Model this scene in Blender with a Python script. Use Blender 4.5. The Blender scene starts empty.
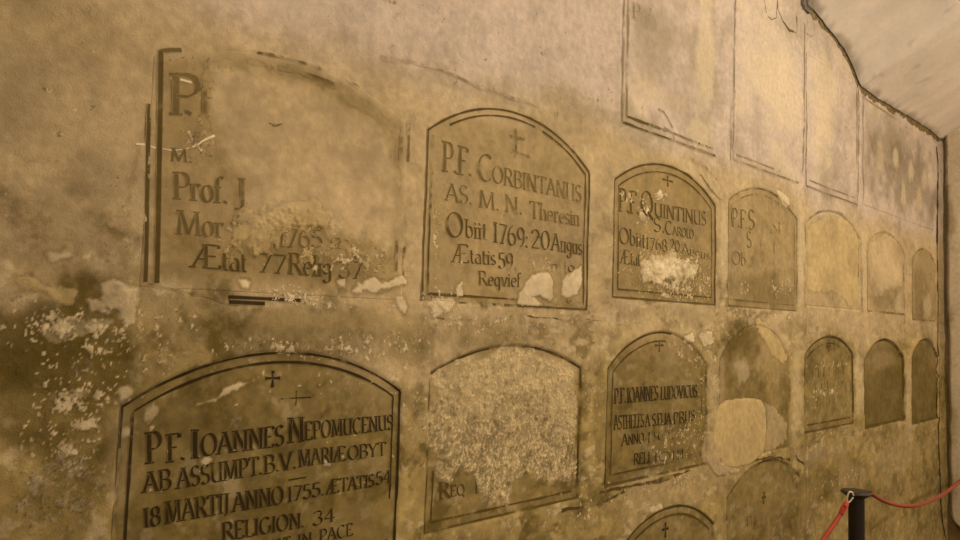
import bpy, bmesh, math
import numpy as np
from mathutils import Matrix, Vector

SC = bpy.context.scene
COL = SC.collection

# ------------------------------------------------------------------ camera
F_PX = 740.0                       # focal length in pixels of a 960 x 540 frame
CAM_D, CAM_H = 1.60, 1.65          # distance from the wall, height of the lens
_a = np.array([1240 - 480, 345 - 270, F_PX])
_u = np.array([800 - 480, -(320 * _a[0] + F_PX ** 2) / _a[1], F_PX])
dX = _a / np.linalg.norm(_a)
dU = _u / np.linalg.norm(_u)
dY = np.cross(dU, dX)
MW = np.array([dX, dY, dU])        # camera axes (right, down, forward) -> world
CPOS = np.array([0.0, -CAM_D, CAM_H])
cam_data = bpy.data.cameras.new('camera')
cam_data.sensor_width = 36.0
cam_data.lens = F_PX / 960 * 36.0
cam_data.clip_start = 0.02
cam = bpy.data.objects.new('camera', cam_data)
COL.objects.link(cam)
_r, _up, _bk = MW @ np.array([1, 0, 0]), MW @ np.array([0, -1, 0]), MW @ np.array([0, 0, -1])
cam.matrix_world = Matrix(((_r[0], _up[0], _bk[0], CPOS[0]), (_r[1], _up[1], _bk[1], CPOS[1]),
                           (_r[2], _up[2], _bk[2], CPOS[2]), (0, 0, 0, 1)))
SC.camera = cam

# ------------------------------------------------------------------ world, lamps, exposure
w = bpy.data.worlds.new('world')
w.use_nodes = True
w.node_tree.nodes['Background'].inputs[0].default_value = (0.9, 0.7, 0.45, 1)
w.node_tree.nodes['Background'].inputs[1].default_value = 0.02
SC.world = w
SC.view_settings.view_transform = 'Standard'
SC.view_settings.look = 'None'
SC.view_settings.gamma = 1.0
SC.view_settings.use_curve_mapping = False
SC.view_settings.exposure = 0.0

def lamp(name, loc, power, colour, radius):
    d = bpy.data.lights.new(name, 'POINT')
    d.energy = power
    d.color = colour
    d.shadow_soft_size = radius
    o = bpy.data.objects.new(name, d)
    o.location = loc
    COL.objects.link(o)
    return o

WARM = (1.0, 0.915, 0.73)
lamp('ceiling_lamp', (3.5, -1.45, 3.42), 32, WARM, 0.10)
lamp('ceiling_lamp', (1.5, -1.75, 3.40), 24, WARM, 0.10)
lamp('fill_lamp', (5.2, -3.10, 2.75), 108, WARM, 0.08)  # unseen lamp, added to fill wall and ceiling with even light
lamp('fill_lamp', (1.6, -3.10, 2.75), 78, WARM, 0.08)  # second added fill light, no fixture known here

# ------------------------------------------------------------------ numeric helpers
def wall_xy(px, py):
    """Point of the wall plane (x along it, z up) seen in direction (px, py)."""
    v = MW @ np.array([px - 480.0, py - 270.0, F_PX])
    p = CPOS + v * (CAM_D / v[1])
    return p[0], p[2]

def at_height(px, py, z):
    v = MW @ np.array([px - 480.0, py - 270.0, F_PX])
    return CPOS + v * ((z - CAM_H) / v[2])

def at_x(px, py, x):
    v = MW @ np.array([px - 480.0, py - 270.0, F_PX])
    return CPOS + v * ((x - CPOS[0]) / v[0])

def sstep(a, b, v):
    t = np.clip((v - a) / (b - a), 0, 1)
    return t * t * (3 - 2 * t)

def _hash(ix, iy, seed):
    h = (ix.astype(np.int64) * 374761393 + iy.astype(np.int64) * 668265263 + seed * 2147483647) & 0xFFFFFFFF
    h = ((h ^ (h >> 13)) * 1274126177) & 0xFFFFFFFF
    h = ((h ^ (h >> 16)) * 2246822519) & 0xFFFFFFFF
    return ((h ^ (h >> 15)) & 0xFFFFFF) / float(0xFFFFFF)

def vnoise(x, y, seed=0):
    ix, iy = np.floor(x), np.floor(y)
    fx, fy = x - ix, y - iy
    fx = fx * fx * (3 - 2 * fx)
    fy = fy * fy * (3 - 2 * fy)
    a, b = _hash(ix, iy, seed), _hash(ix + 1, iy, seed)
    c, d = _hash(ix, iy + 1, seed), _hash(ix + 1, iy + 1, seed)
    return (a + (b - a) * fx + (c - a) * fy + (a - b - c + d) * fx * fy) * 2 - 1

def fbm(x, z, size, octaves=4, seed=0, gain=0.55, stretch=1.0):
    s, amp, tot = 0.0, 1.0, 0.0
    fx, fz = x / size, z / (size * stretch)
    for k in range(octaves):
        s = s + amp * vnoise(fx + 17.3 * k, fz - 9.1 * k, seed + k * 7)
        tot += amp
        amp *= gain
        fx = fx * 2.03
        fz = fz * 2.03
    return s / tot * 1.6

def flakes(x, z, size, density, seed):
    """Irregular chips: every cell may hold one, as likely as density says. Returns height 0..1."""
    wx = x / size + 0.55 * vnoise(x / size * 1.7, z / size * 1.7, seed + 5)
    wz = z / size + 0.55 * vnoise(x / size * 1.7 + 40, z / size * 1.7, seed + 6)
    ix, iz = np.floor(wx), np.floor(wz)
    out = np.zeros_like(x)
    for di in (-1, 0, 1):
        for dj in (-1, 0, 1):
            cx, cz = ix + di, iz + dj
            r1, r2, r3, r4 = (_hash(cx, cz, seed + k) for k in (1, 2, 3, 4))
            ang = r4 * 3.1
            ddx, ddz = wx - cx - r1, wz - cz - r2
            u = ddx * np.cos(ang) + ddz * np.sin(ang)
            v = (-ddx * np.sin(ang) + ddz * np.cos(ang)) * 1.5
            rad = 0.22 + 0.42 * r3
            hgt = np.clip((rad - np.sqrt(u * u + v * v)) / 0.12, 0, 1) * (_hash(cx, cz, seed + 9) < density)
            out = np.maximum(out, hgt)
    return out

def poly_dist(x, z, pts):
    """Signed distance to a polygon, positive inside."""
    d = np.full(x.shape, 1e9)
    inside = np.zeros(x.shape, bool)
    n = len(pts)
    for i in range(n):
        x0, z0 = pts[i]
        x1, z1 = pts[(i + 1) % n]
        ex, ez = x1 - x0, z1 - z0
        t = np.clip(((x - x0) * ex + (z - z0) * ez) / (ex * ex + ez * ez + 1e-12), 0, 1)
        d = np.minimum(d, np.hypot(x - x0 - t * ex, z - z0 - t * ez))
        c = ((z0 > z) != (z1 > z)) & (x < ex * (z - z0) / (ez if abs(ez) > 1e-12 else 1e-12) + x0)
        inside ^= c
    return np.where(inside, d, -d)

# ------------------------------------------------------------------ palette (linear albedo)
C_UP = np.array([0.490, 0.400, 0.332])      # chalky upper plaster
C_MID = np.array([0.430, 0.330, 0.185])     # yellowed limewash
C_LOW = np.array([0.290, 0.215, 0.064])     # damp-stained foot of the wall
C_SLAB_LOW = np.array([0.115, 0.082, 0.018])  # the same gone dark and greasy
C_SLAB = np.array([0.270, 0.195, 0.078])    # painted tablet ground
PAL = {
    'F': np.array([0.630, 0.520, 0.335]),   # flaking pale plaster
    'W': np.array([0.740, 0.630, 0.430]),   # white salt
    'Y': np.array([0.480, 0.365, 0.170]),   # yellow mortar fill
    'T': np.array([0.475, 0.365, 0.215]),   # smooth tan skim
    'D': np.array([0.088, 0.061, 0.007]),   # dirt, also the painted shadow edge of chips
    'G': np.array([0.300, 0.245, 0.165]),   # grey film
    'K': np.array([0.070, 0.050, 0.024]),   # black crack
}

# ------------------------------------------------------------------ tablets (x0, x1, foot, spring, crown, recess mm, slab colour strength)
PANELS = {
    'A':  (0.566, 1.262, 1.700, 2.195, 2.275, 0, 0.72),
    'B':  (1.332, 2.086, 1.705, 2.190, 2.322, 3, 0.62),
    'C':  (2.240, 2.998, 1.756, 2.190, 2.304, 6, 1.0),
    'D':  (3.120, 3.860, 1.757, 2.235, 2.335, 6, 0.70),
    'E':  (3.970, 4.790, 1.790, 2.220, 2.335, 8, 0.15),
    'F':  (4.900, 5.630, 1.790, 2.200, 2.310, 8, 0.35),
    'G':  (5.800, 6.400, 1.760, 2.180, 2.280, 6, 0.55),
    'lA': (0.550, 1.268, 1.040, 1.455, 1.562, 5, 0.60),
    'lB': (1.376, 2.058, 1.060, 1.500, 1.577, 9, 0.40),
    'lC': (2.219, 2.930, 1.078, 1.495, 1.630, 8, 0.70),
    'lD': (3.050, 3.775, 1.070, 1.520, 1.672, 4, 0.70),
    'lE': (3.960, 4.645, 1.125, 1.530, 1.626, 9, 0.42),
    'lF': (4.820, 5.580, 1.085, 1.490, 1.614, 14, 0.95),
    'lG': (5.750, 6.400, 1.040, 1.490, 1.620, 14, 0.95),
    'tC': (2.300, 3.000, 0.400, 0.815, 0.938, 6, 0.55),
    'tD': (3.120, 3.900, 0.420, 0.905, 1.030, 4, 0.55),
    'uA': (2.280, 2.997, 2.416, 3.200, 3.200, 0, 0.00),
    'uB': (3.164, 3.880, 2.430, 3.440, 3.440, 0, 0.00),
    'uC': (3.975, 4.734, 2.430, 3.160, 3.160, 0, 0.00),
    'uD': (4.840, 5.590, 2.440, 3.120, 3.120, 0, 0.00),
    'uE': (5.670, 6.400, 2.440, 3.120, 3.120, 0, 0.00),
}

def arch_top(p, x, inset=0.0):
    x0, x1, zb, zs, zc = p[:5]
    h = zc - zs
    if h < 1e-4:
        return np.full(np.shape(x), zs - inset)
    c = (x1 - x0) / 2
    R = (c * c + h * h) / (2 * h)
    xm = (x0 + x1) / 2
    return zc - R + np.sqrt(np.maximum((R - inset) ** 2 - (np.asarray(x) - xm) ** 2, 1e-6))

def panel_dist(p, x, z):
    return np.minimum(np.minimum(x - p[0], p[1] - x), np.minimum(z - p[2], arch_top(p, np.clip(x, p[0], p[1])) - z))

# ------------------------------------------------------------------ marks on the wall, read off in the frame and carried onto the wall plane
# blobs: px, py, rx, ry, colour, strength, edge noise, noise size (m), height (mm)
BLOBS = [
    # dirt and damp at the left
    (40, 335, 110, 60, 'D', .85, .7, .12, 0), (30, 390, 70, 60, 'D', .6, .8, .10, 0), (90, 370, 70, 40, 'D', .65, .9, .08, 0),
    (95, 450, 45, 80, 'D', .45, .9, .10, 0), (95, 285, 40, 30, 'D', .50, .7, .07, 0), (96, 214, 15, 14, 'D', .22, .3, .05, 0),
    (112, 250, 22, 40, 'D', .25, .7, .06, 0), (20, 225, 50, 50, 'D', .22, .8, .15, 0), (270, 335, 190, 30, 'D', .55, .7, .08, 0),
    (50, 30, 110, 60, 'D', .16, .8, .25, 0), (10, 120, 50, 70, 'D', .12, .8, .2, 0), (20, 520, 60, 50, 'D', .30, .8, .10, 0),
    (205, 105, 70, 40, 'D', .12, .8, .10, 0), (265, 62, 40, 8, 'D', .16, .6, .06, 0), (300, 70, 26, 9, 'D', .26, .5, .06, 0), (328, 84, 26, 9, 'D', .28, .5, .06, 0), (355, 102, 24, 8, 'D', .24, .5, .06, 0), (385, 118, 20, 9, 'D', .2, .5, .06, 0), (225, 72, 30, 12, 'D', .14, .6, .06, 0), (255, 82, 40, 8, 'T', .3, .6, .05, 0),
    (270, 255, 80, 22, 'D', .20, .8, .07, 0), (345, 270, 40, 14, 'D', .25, .7, .05, 0),
    (465, 335, 50, 18, 'D', .30, .8, .06, 0), (395, 400, 14, 100, 'D', .15, .8, .08, 0), (420, 180, 8, 30, 'D', .12, .7, .05, 0),
    (600, 405, 7, 70, 'D', .28, .6, .08, 0), (600, 215, 7, 40, 'D', .16, .8, .07, 0), (412, 345, 22, 30, 'D', .30, .9, .06, 0),
    (420, 75, 60, 10, 'G', .30, .8, .10, 0), (490, 95, 60, 9, 'G', .25, .8, .10, 0), (570, 105, 50, 12, 'G', .25, .8, .10, 0),
    (655, 45, 28, 40, 'G', .60, .9, .12, 0), (700, 60, 16, 40, 'G', .5, .9, .12, 0), (640, 128, 34, 26, 'G', .65, .9, .10, 0),
    (690, 120, 30, 34, 'G', .45, .9, .10, 0), (640, 15, 16, 14, 'D', .18, .8, .05, 0),
    (738, 338, 30, 20, 'D', .62, .8, .07, 0), (790, 328, 14, 10, 'D', .35, .8, .06, 0), (700, 345, 20, 20, 'D', .18, .8, .06, 0),
    (838, 470, 26, 28, 'D', .42, .9, .09, 0), (815, 490, 20, 22, 'D', .40, .9, .08, 0), (795, 520, 16, 24, 'D', .25, .9, .08, 0),
    (880, 500, 26, 34, 'D', .22, .9, .10, 0), (925, 470, 16, 60, 'D', .20, .8, .12, 0), (836, 165, 16, 44, 'D', .26, .9, .12, 0),
    (838, 240, 10, 20, 'D', .15, .9, .08, 0), (882, 300, 18, 16, 'D', .35, .8, .1, 0), (922, 300, 12, 28, 'D', .34, .8, .1, 0),
    (905, 180, 34, 44, 'D', .48, .8, .15, 0), (765, 292, 34, 20, 'D', .40, .6, .08, 0), (665, 290, 46, 14, 'D', .22, .6, .08, 0), (890, 135, 26, 30, 'D', .28, .8, .15, 0), (942, 300, 6, 230, 'D', .35, .5, .12, 0),
    (820, 455, 30, 10, 'G', .3, .8, .08, 0), (870, 350, 40, 12, 'D', .14, .8, .1, 0), (660, 95, 40, 10, 'T', .3, .8, .1, 0),
    # paler or yellow areas
    (470, 105, 70, 12, 'T', .50, .7, .10, 0), (650, 330, 60, 10, 'Y', .30, .8, .10, 0), (640, 155, 34, 10, 'Y', .25, .8, .08, 0),
    (765, 340, 12, 26, 'Y', .35, .8, .06, 0), (775, 385, 8, 60, 'Y', .30, .8, .08, 0), (796, 400, 7, 70, 'Y', .30, .7, .08, 0),
    (600, 270, 10, 70, 'Y', .25, .8, .08, 0), (722, 250, 6, 60, 'Y', .3, .7, .08, 0), (720, 400, 9, 60, 'T', .4, .8, .08, 0),
    (690, 480, 60, 26, 'T', .35, .9, .12, 0), (640, 500, 40, 20, 'T', .25, .9, .10, 0), (330, 320, 110, 12, 'Y', .30, .8, .10, 0),
    (395, 330, 24, 40, 'Y', .25, .9, .08, 0), (60, 110, 60, 60, 'T', .15, .9, .2, 0), (110, 120, 40, 60, 'T', .20, .9, .2, 0),
    (768, 60, 30, 100, 'F', .30, .8, .25, 0), (706, 40, 9, 90, 'F', .50, .8, .15, 0), (822, 90, 14, 50, 'F', .45, .9, .18, 0),
    (700, 130, 12, 22, 'F', .45, .8, .08, 0), (822, 155, 12, 26, 'F', .35, .9, .12, 0), (846, 60, 12, 40, 'T', .2, .9, .12, 0),
    (120, 460, 16, 70, 'T', .25, .8, .10, 0), (850, 475, 14, 20, 'T', .25, .9, .08, 0), (895, 455, 24, 22, 'T', .28, .9, .12, 0),
    (858, 390, 4, 50, 'F', .40, .6, .08, 0), (908, 395, 4, 50, 'F', .40, .6, .08, 0), (797, 390, 6, 60, 'F', .30, .6, .08, 0), (712, 395, 7, 50, 'F', .25, .8, .08, 0),
    (724, 250, 4, 50, 'F', .35, .6, .08, 0), (801, 250, 4, 60, 'F', .35, .6, .08, 0), (864, 260, 4, 50, 'F', .3, .6, .08, 0), (884, 375, 20, 5, 'D', .2, .5, .1, 0), (884, 360, 20, 9, 'T', .25, .5, .1, 0),
    # pale rubbed spots on the last upper tablets
    (896, 158, 3, 12, 'F', .6, .4, .06, 0), (911, 172, 3, 12, 'F', .55, .4, .06, 0), (904, 195, 3, 14, 'F', .5, .4, .06, 0),
    (924, 180, 3, 12, 'F', .4, .4, .06, 0), (919, 200, 3, 14, 'F', .4, .4, .06, 0), (880, 160, 4, 20, 'F', .35, .5, .08, 0),
    (886, 265, 14, 26, 'F', .35, .8, .12, 0), (928, 305, 4, 16, 'F', .4, .5, .06, 0), (900, 305, 5, 10, 'F', .4, .6, .06, 0),
    (745, 372, 10, 12, 'F', .35, .8, .05, 0), (690, 385, 8, 5, 'F', .15, .8, .05, 0),
]
# chips of loose plaster: px, py, rx, ry, density, chip size (m), colour, height (mm)
CHIPS = [
    (60, 325, 65, 18, .60, .020, 'F', 2.5), (25, 302, 22, 16, .45, .016, 'G', 1.5), (65, 425, 40, 55, .70, .011, 'F', 2.5),
    (70, 335, 60, 30, .55, .011, 'F', 2), (85, 390, 50, 34, .55, .012, 'F', 2), (60, 490, 50, 45, .65, .010, 'G', 1.5),
    (150, 325, 60, 16, .55, .016, 'F', 2), (150, 360, 60, 14, .40, .014, 'F', 2), (260, 348, 60, 10, .45, .014, 'F', 2),
    (340, 352, 70, 10, .40, .014, 'F', 2), (290, 297, 30, 12, .60, .009, 'W', 3.0), (320, 300, 30, 10, .35, .009, 'W', 3),
    (330, 245, 66, 26, .60, .018, 'Y', 2.5), (250, 232, 30, 28, .75, .022, 'Y', 3), (290, 215, 38, 20, .65, .020, 'Y', 3), (345, 258, 50, 14, .5, .02, 'F', 2.5),
    (205, 150, 22, 26, .30, .018, 'T', 1), (215, 95, 20, 22, .22, .018, 'T', 1), (250, 80, 70, 14, .18, .02, 'T', 1),
    (430, 330, 50, 22, .40, .012, 'F', 2), (370, 345, 50, 14, .45, .014, 'F', 2), (395, 385, 12, 26, .45, .016, 'F', 2),
    (500, 320, 70, 14, .28, .014, 'F', 2), (560, 320, 40, 12, .22, .016, 'F', 2), (440, 300, 20, 14, .65, .020, 'F', 3),
    (436, 235, 6, 45, .65, .018, 'F', 2.5), (455, 295, 10, 8, .5, .015, 'F', 2), (540, 265, 14, 10, .35, .012, 'F', 2),
    (465, 260, 10, 12, .30, .012, 'F', 2), (570, 305, 26, 8, .45, .012, 'D', -1), (595, 320, 10, 14, .3, .02, 'F', 2),
    (628, 196, 9, 9, .75, .012, 'W', 2), (644, 208, 6, 18, .95, .014, 'W', 2.5), (660, 195, 9, 5, .8, .012, 'W', 2), (660, 194, 10, 5, .4, .012, 'W', 2),
    (645, 245, 10, 16, .4, .013, 'F', 2), (668, 292, 40, 8, .6, .012, 'F', 2.5), (705, 285, 8, 16, .55, .012, 'F', 2.5),
    (690, 268, 20, 20, .3, .012, 'F', 2), (668, 270, 36, 24, .9, .014, 'F', 4), (668, 268, 26, 15, .7, .012, 'Y', 4), (613, 225, 4, 40, .35, .012, 'F', 2),
    (785, 288, 14, 12, .45, .014, 'F', 2), (743, 288, 8, 6, .35, .014, 'W', 2), (735, 312, 12, 6, .5, .014, 'F', 2), (785, 316, 18, 6, .45, .02, 'F', 2),
    (695, 350, 22, 18, .60, .022, 'F', 3), (712, 370, 8, 30, .45, .02, 'F', 3), (725, 330, 20, 10, .3, .014, 'F', 2),
    (675, 445, 36, 24, .42, .013, 'F', 2), (700, 400, 8, 50, .25, .014, 'F', 2), (690, 425, 20, 14, .28, .012, 'F', 1.5), (640, 485, 50, 10, .30, .018, 'F', 3),
    (690, 485, 16, 14, .35, .022, 'F', 2), (580, 510, 40, 20, .30, .02, 'F', 2), (590, 440, 10, 50, .25, .014, 'F', 2),
    (828, 365, 24, 3, .65, .02, 'F', 2), (830, 392, 24, 4, .55, .02, 'F', 2), (818, 400, 8, 8, .4, .016, 'F', 2), (830, 440, 40, 10, .35, .022, 'F', 2),
    (835, 380, 20, 10, .35, .016, 'D', 0), (835, 485, 30, 16, .25, .022, 'F', 1), (775, 425, 12, 18, .45, .03, 'D', -3),
    (200, 475, 50, 30, .05, .014, 'F', 2), (330, 470, 60, 40, .05, .012, 'F', 2), (150, 440, 20, 20, .15, .016, 'F', 2), (300, 380, 90, 20, .12, .012, 'F', 2),
    (420, 420, 10, 60, .25, .014, 'F', 2), (440, 400, 14, 40, .45, .013, 'F', 2), (590, 370, 10, 50, .25, .014, 'F', 2),
    (335, 480, 30, 20, .08, .013, 'F', 2), (95, 150, 80, 90, .03, .014, 'F', 1), (500, 60, 130, 50, .015, .014, 'D', 0), (600, 110, 50, 20, .08, .014, 'T', 1),
    (820, 250, 8, 40, .12, .02, 'F', 1), (850, 155, 10, 30, .2, .025, 'F', 1),
]
# outlined patches of plaster: points, colour, strength, edge noise (m), height (mm), crack at the rim
PATCHES = [
    ([(352, 291), (358, 284), (368, 278), (380, 282), (392, 280), (403, 275), (405, 283), (392, 287), (376, 293)], 'F', .85, .006, 3.0),
    ([(394, 297), (402, 296), (407, 306), (404, 313), (397, 308)], 'F', .8, .006, 2.5),
    ([(312, 268), (318, 258), (322, 262), (316, 274)], 'F', .8, .006, 2),
    ([(337, 281), (344, 279), (345, 289), (338, 289)], 'F', .8, .005, 2),
    ([(238, 280), (248, 282), (247, 288), (240, 286)], 'F', .8, .005, 2),
    ([(100, 284), (112, 280), (126, 284), (141, 291), (137, 308), (136, 325), (124, 329), (121, 312), (106, 304)], 'F', .55, .010, 2.5),
    ([(18, 278), (28, 274), (46, 284), (76, 294), (74, 303), (56, 300), (40, 292), (20, 288)], 'Y', .70, .008, 2),
    ([(84, 296), (100, 304), (108, 312), (92, 310)], 'F', .55, .006, 2),
    ([(48, 254), (66, 251), (78, 254), (70, 260), (52, 260)], 'F', .50, .005, 1.5),
    ([(80, 256), (93, 252), (90, 260), (82, 260)], 'W', .55, .005, 1.5),
    ([(40, 330), (60, 320), (90, 318), (112, 322), (96, 332), (70, 335), (50, 341)], 'F', .35, .012, 1.5),
    ([(112, 226), (126, 215), (133, 170), (146, 130), (148, 180), (146, 233), (135, 240), (122, 230)], 'T', .42, .008, 1.5),
    ([(205, 64), (250, 62), (310, 84), (352, 112), (392, 140), (402, 180), (402, 255), (385, 262), (362, 246), (330, 240), (305, 214), (282, 220), (262, 245),
      (252, 258), (240, 240), (228, 222), (232, 205), (246, 188), (222, 165), (208, 120)], 'T', .75, .016, 1.0),
    ([(250, 215), (285, 205), (310, 195), (330, 215), (322, 226), (290, 228), (268, 246), (252, 254)], 'Y', .45, .012, 2),
    ([(517, 304), (524, 285), (532, 276), (548, 272), (553, 282), (553, 297), (546, 302), (540, 294), (532, 297), (545, 305), (535, 308)], 'F', .9, .006, 3),
    ([(560, 296), (562, 282), (570, 272), (581, 268), (582, 280), (577, 293), (568, 298)], 'F', .85, .006, 3),
    ([(455, 288), (461, 283), (463, 296), (456, 299)], 'F', .8, .005, 2.5),
    ([(426, 303), (436, 298), (448, 298), (455, 302), (448, 312), (432, 318)], 'F', .65, .008, 2.5),
    ([(640, 262), (652, 256), (668, 254), (682, 256), (693, 262), (700, 268), (694, 280), (684, 276), (680, 287), (670, 280), (660, 288), (652, 276), (644, 282)], 'F', .55, .024, 2),
    ([(652, 262), (670, 256), (684, 264), (680, 276), (664, 280), (654, 272)], 'W', .5, .014, 1),
    ([(776, 190), (787, 195), (791, 206), (786, 206), (779, 199)], 'F', .8, .008, 2),
    ([(808, 232), (815, 222), (828, 216), (844, 217), (855, 226), (859, 240), (859, 292), (852, 309), (844, 296), (834, 291), (818, 292), (808, 288)], 'Y', .60, .012, 2.5),
    ([(870, 244), (884, 234), (898, 240), (904, 255), (903, 285), (890, 290), (876, 296), (870, 280)], 'T', .6, .014, 2),
    ([(764, 400), (776, 408), (787, 424), (788, 440), (768, 456), (764, 450), (768, 420)], 'T', .5, .010, 3),
    ([(704, 430), (712, 432), (722, 464), (742, 470), (736, 474), (716, 474), (704, 462)], 'T', .6, .012, 4),
    ([(752, 318), (763, 320), (778, 338), (788, 360), (782, 364), (766, 344)], 'Y', .75, .010, 2),
    ([(684, 336), (692, 333), (694, 342), (686, 342)], 'F', .9, .006, 3),
    ([(698, 334), (712, 331), (714, 343), (702, 346)], 'F', .7, .008, 3),
    ([(198, 404), (205, 400), (214, 398), (224, 389), (240, 383), (254, 379), (255, 382), (238, 388), (226, 394), (216, 402), (202, 405)], 'F', .8, .005, 1.5),
    ([(144, 414), (154, 402), (163, 410), (158, 418), (148, 425)], 'F', .55, .006, 2),
    ([(120, 402), (116, 390), (128, 384), (136, 389), (128, 398)], 'F', .6, .006, 3),
    ([(201, 461), (208, 456), (212, 460), (206, 466)], 'W', .75, .003, 1.5),
    ([(322, 459), (329, 456), (330, 465), (324, 466)], 'W', .6, .003, 1.5),
    ([(121, 432), (128, 426), (133, 432), (126, 440)], 'F', .7, .004, 2),
    ([(648, 508), (660, 504), (662, 509), (652, 512)], 'W', .5, .006, 2),
]
# the crust of salt blisters on the tablet below the second one of the upper row
CRUST = [(430, 374), (462, 357), (515, 349), (556, 359), (574, 374), (578, 440), (576, 478), (552, 476), (535, 478), (520, 486), (508, 508), (490, 518), (478, 505), (472, 480),
         (452, 476), (430, 470)]

def to_wall(pts):
    return [wall_xy(*p) for p in pts]

_blob = []
for b in BLOBS:
    cx, cz = wall_xy(b[0], b[1])
    xr, _ = wall_xy(b[0] + b[2], b[1])
    xl, _ = wall_xy(b[0] - b[2], b[1])
    _, zt = wall_xy(b[0], b[1] - b[3])
    _blob.append(((xr + xl) / 2, cz, abs(xr - xl) / 2, abs(zt - cz)) + tuple(b[4:]))
_chip = []
for b in CHIPS:
    cx, cz = wall_xy(b[0], b[1])
    xr, _ = wall_xy(b[0] + b[2], b[1])
    xl, _ = wall_xy(b[0] - b[2], b[1])
    _, zt = wall_xy(b[0], b[1] - b[3])
    _chip.append(((xr + xl) / 2, cz, abs(xr - xl) / 2, abs(zt - cz)) + tuple(b[4:]))
_patch = [(to_wall(p[0]),) + tuple(p[1:]) for p in PATCHES]
_crust = to_wall(CRUST)

def base_relief(x, z):
    """Trowel waves, tablet recesses and the ribs between them (metres towards the room)."""
    r = 0.0040 * fbm(x, z, 0.55, 3, 11) + 0.0024 * fbm(x, z, 0.11, 4, 21)
    for k, p in PANELS.items():
        if p[5] <= 0:
            continue
        sel = (x > p[0] - .08) & (x < p[1] + .08) & (z > p[2] - .08) & (z < p[4] + .08)
        if not sel.any():
            continue
        d = panel_dist(p, x[sel], z[sel])
        r[sel] += 0.001 * p[5] * (0.6 * (1 - sstep(-0.012, 0.004, d)) * sstep(-0.08, -0.02, d) - sstep(-0.012, 0.004, d) * 0.5)
    for xs, wd, hh in ((3.08, .030, .006), (3.935, .022, .006), (4.785, .03, .005), (2.255, .016, .003), (2.30, .010, -.002)):
        r += hh * np.exp(-((x - xs) / wd) ** 2) * sstep(2.36, 2.44, z)
    return r

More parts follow.
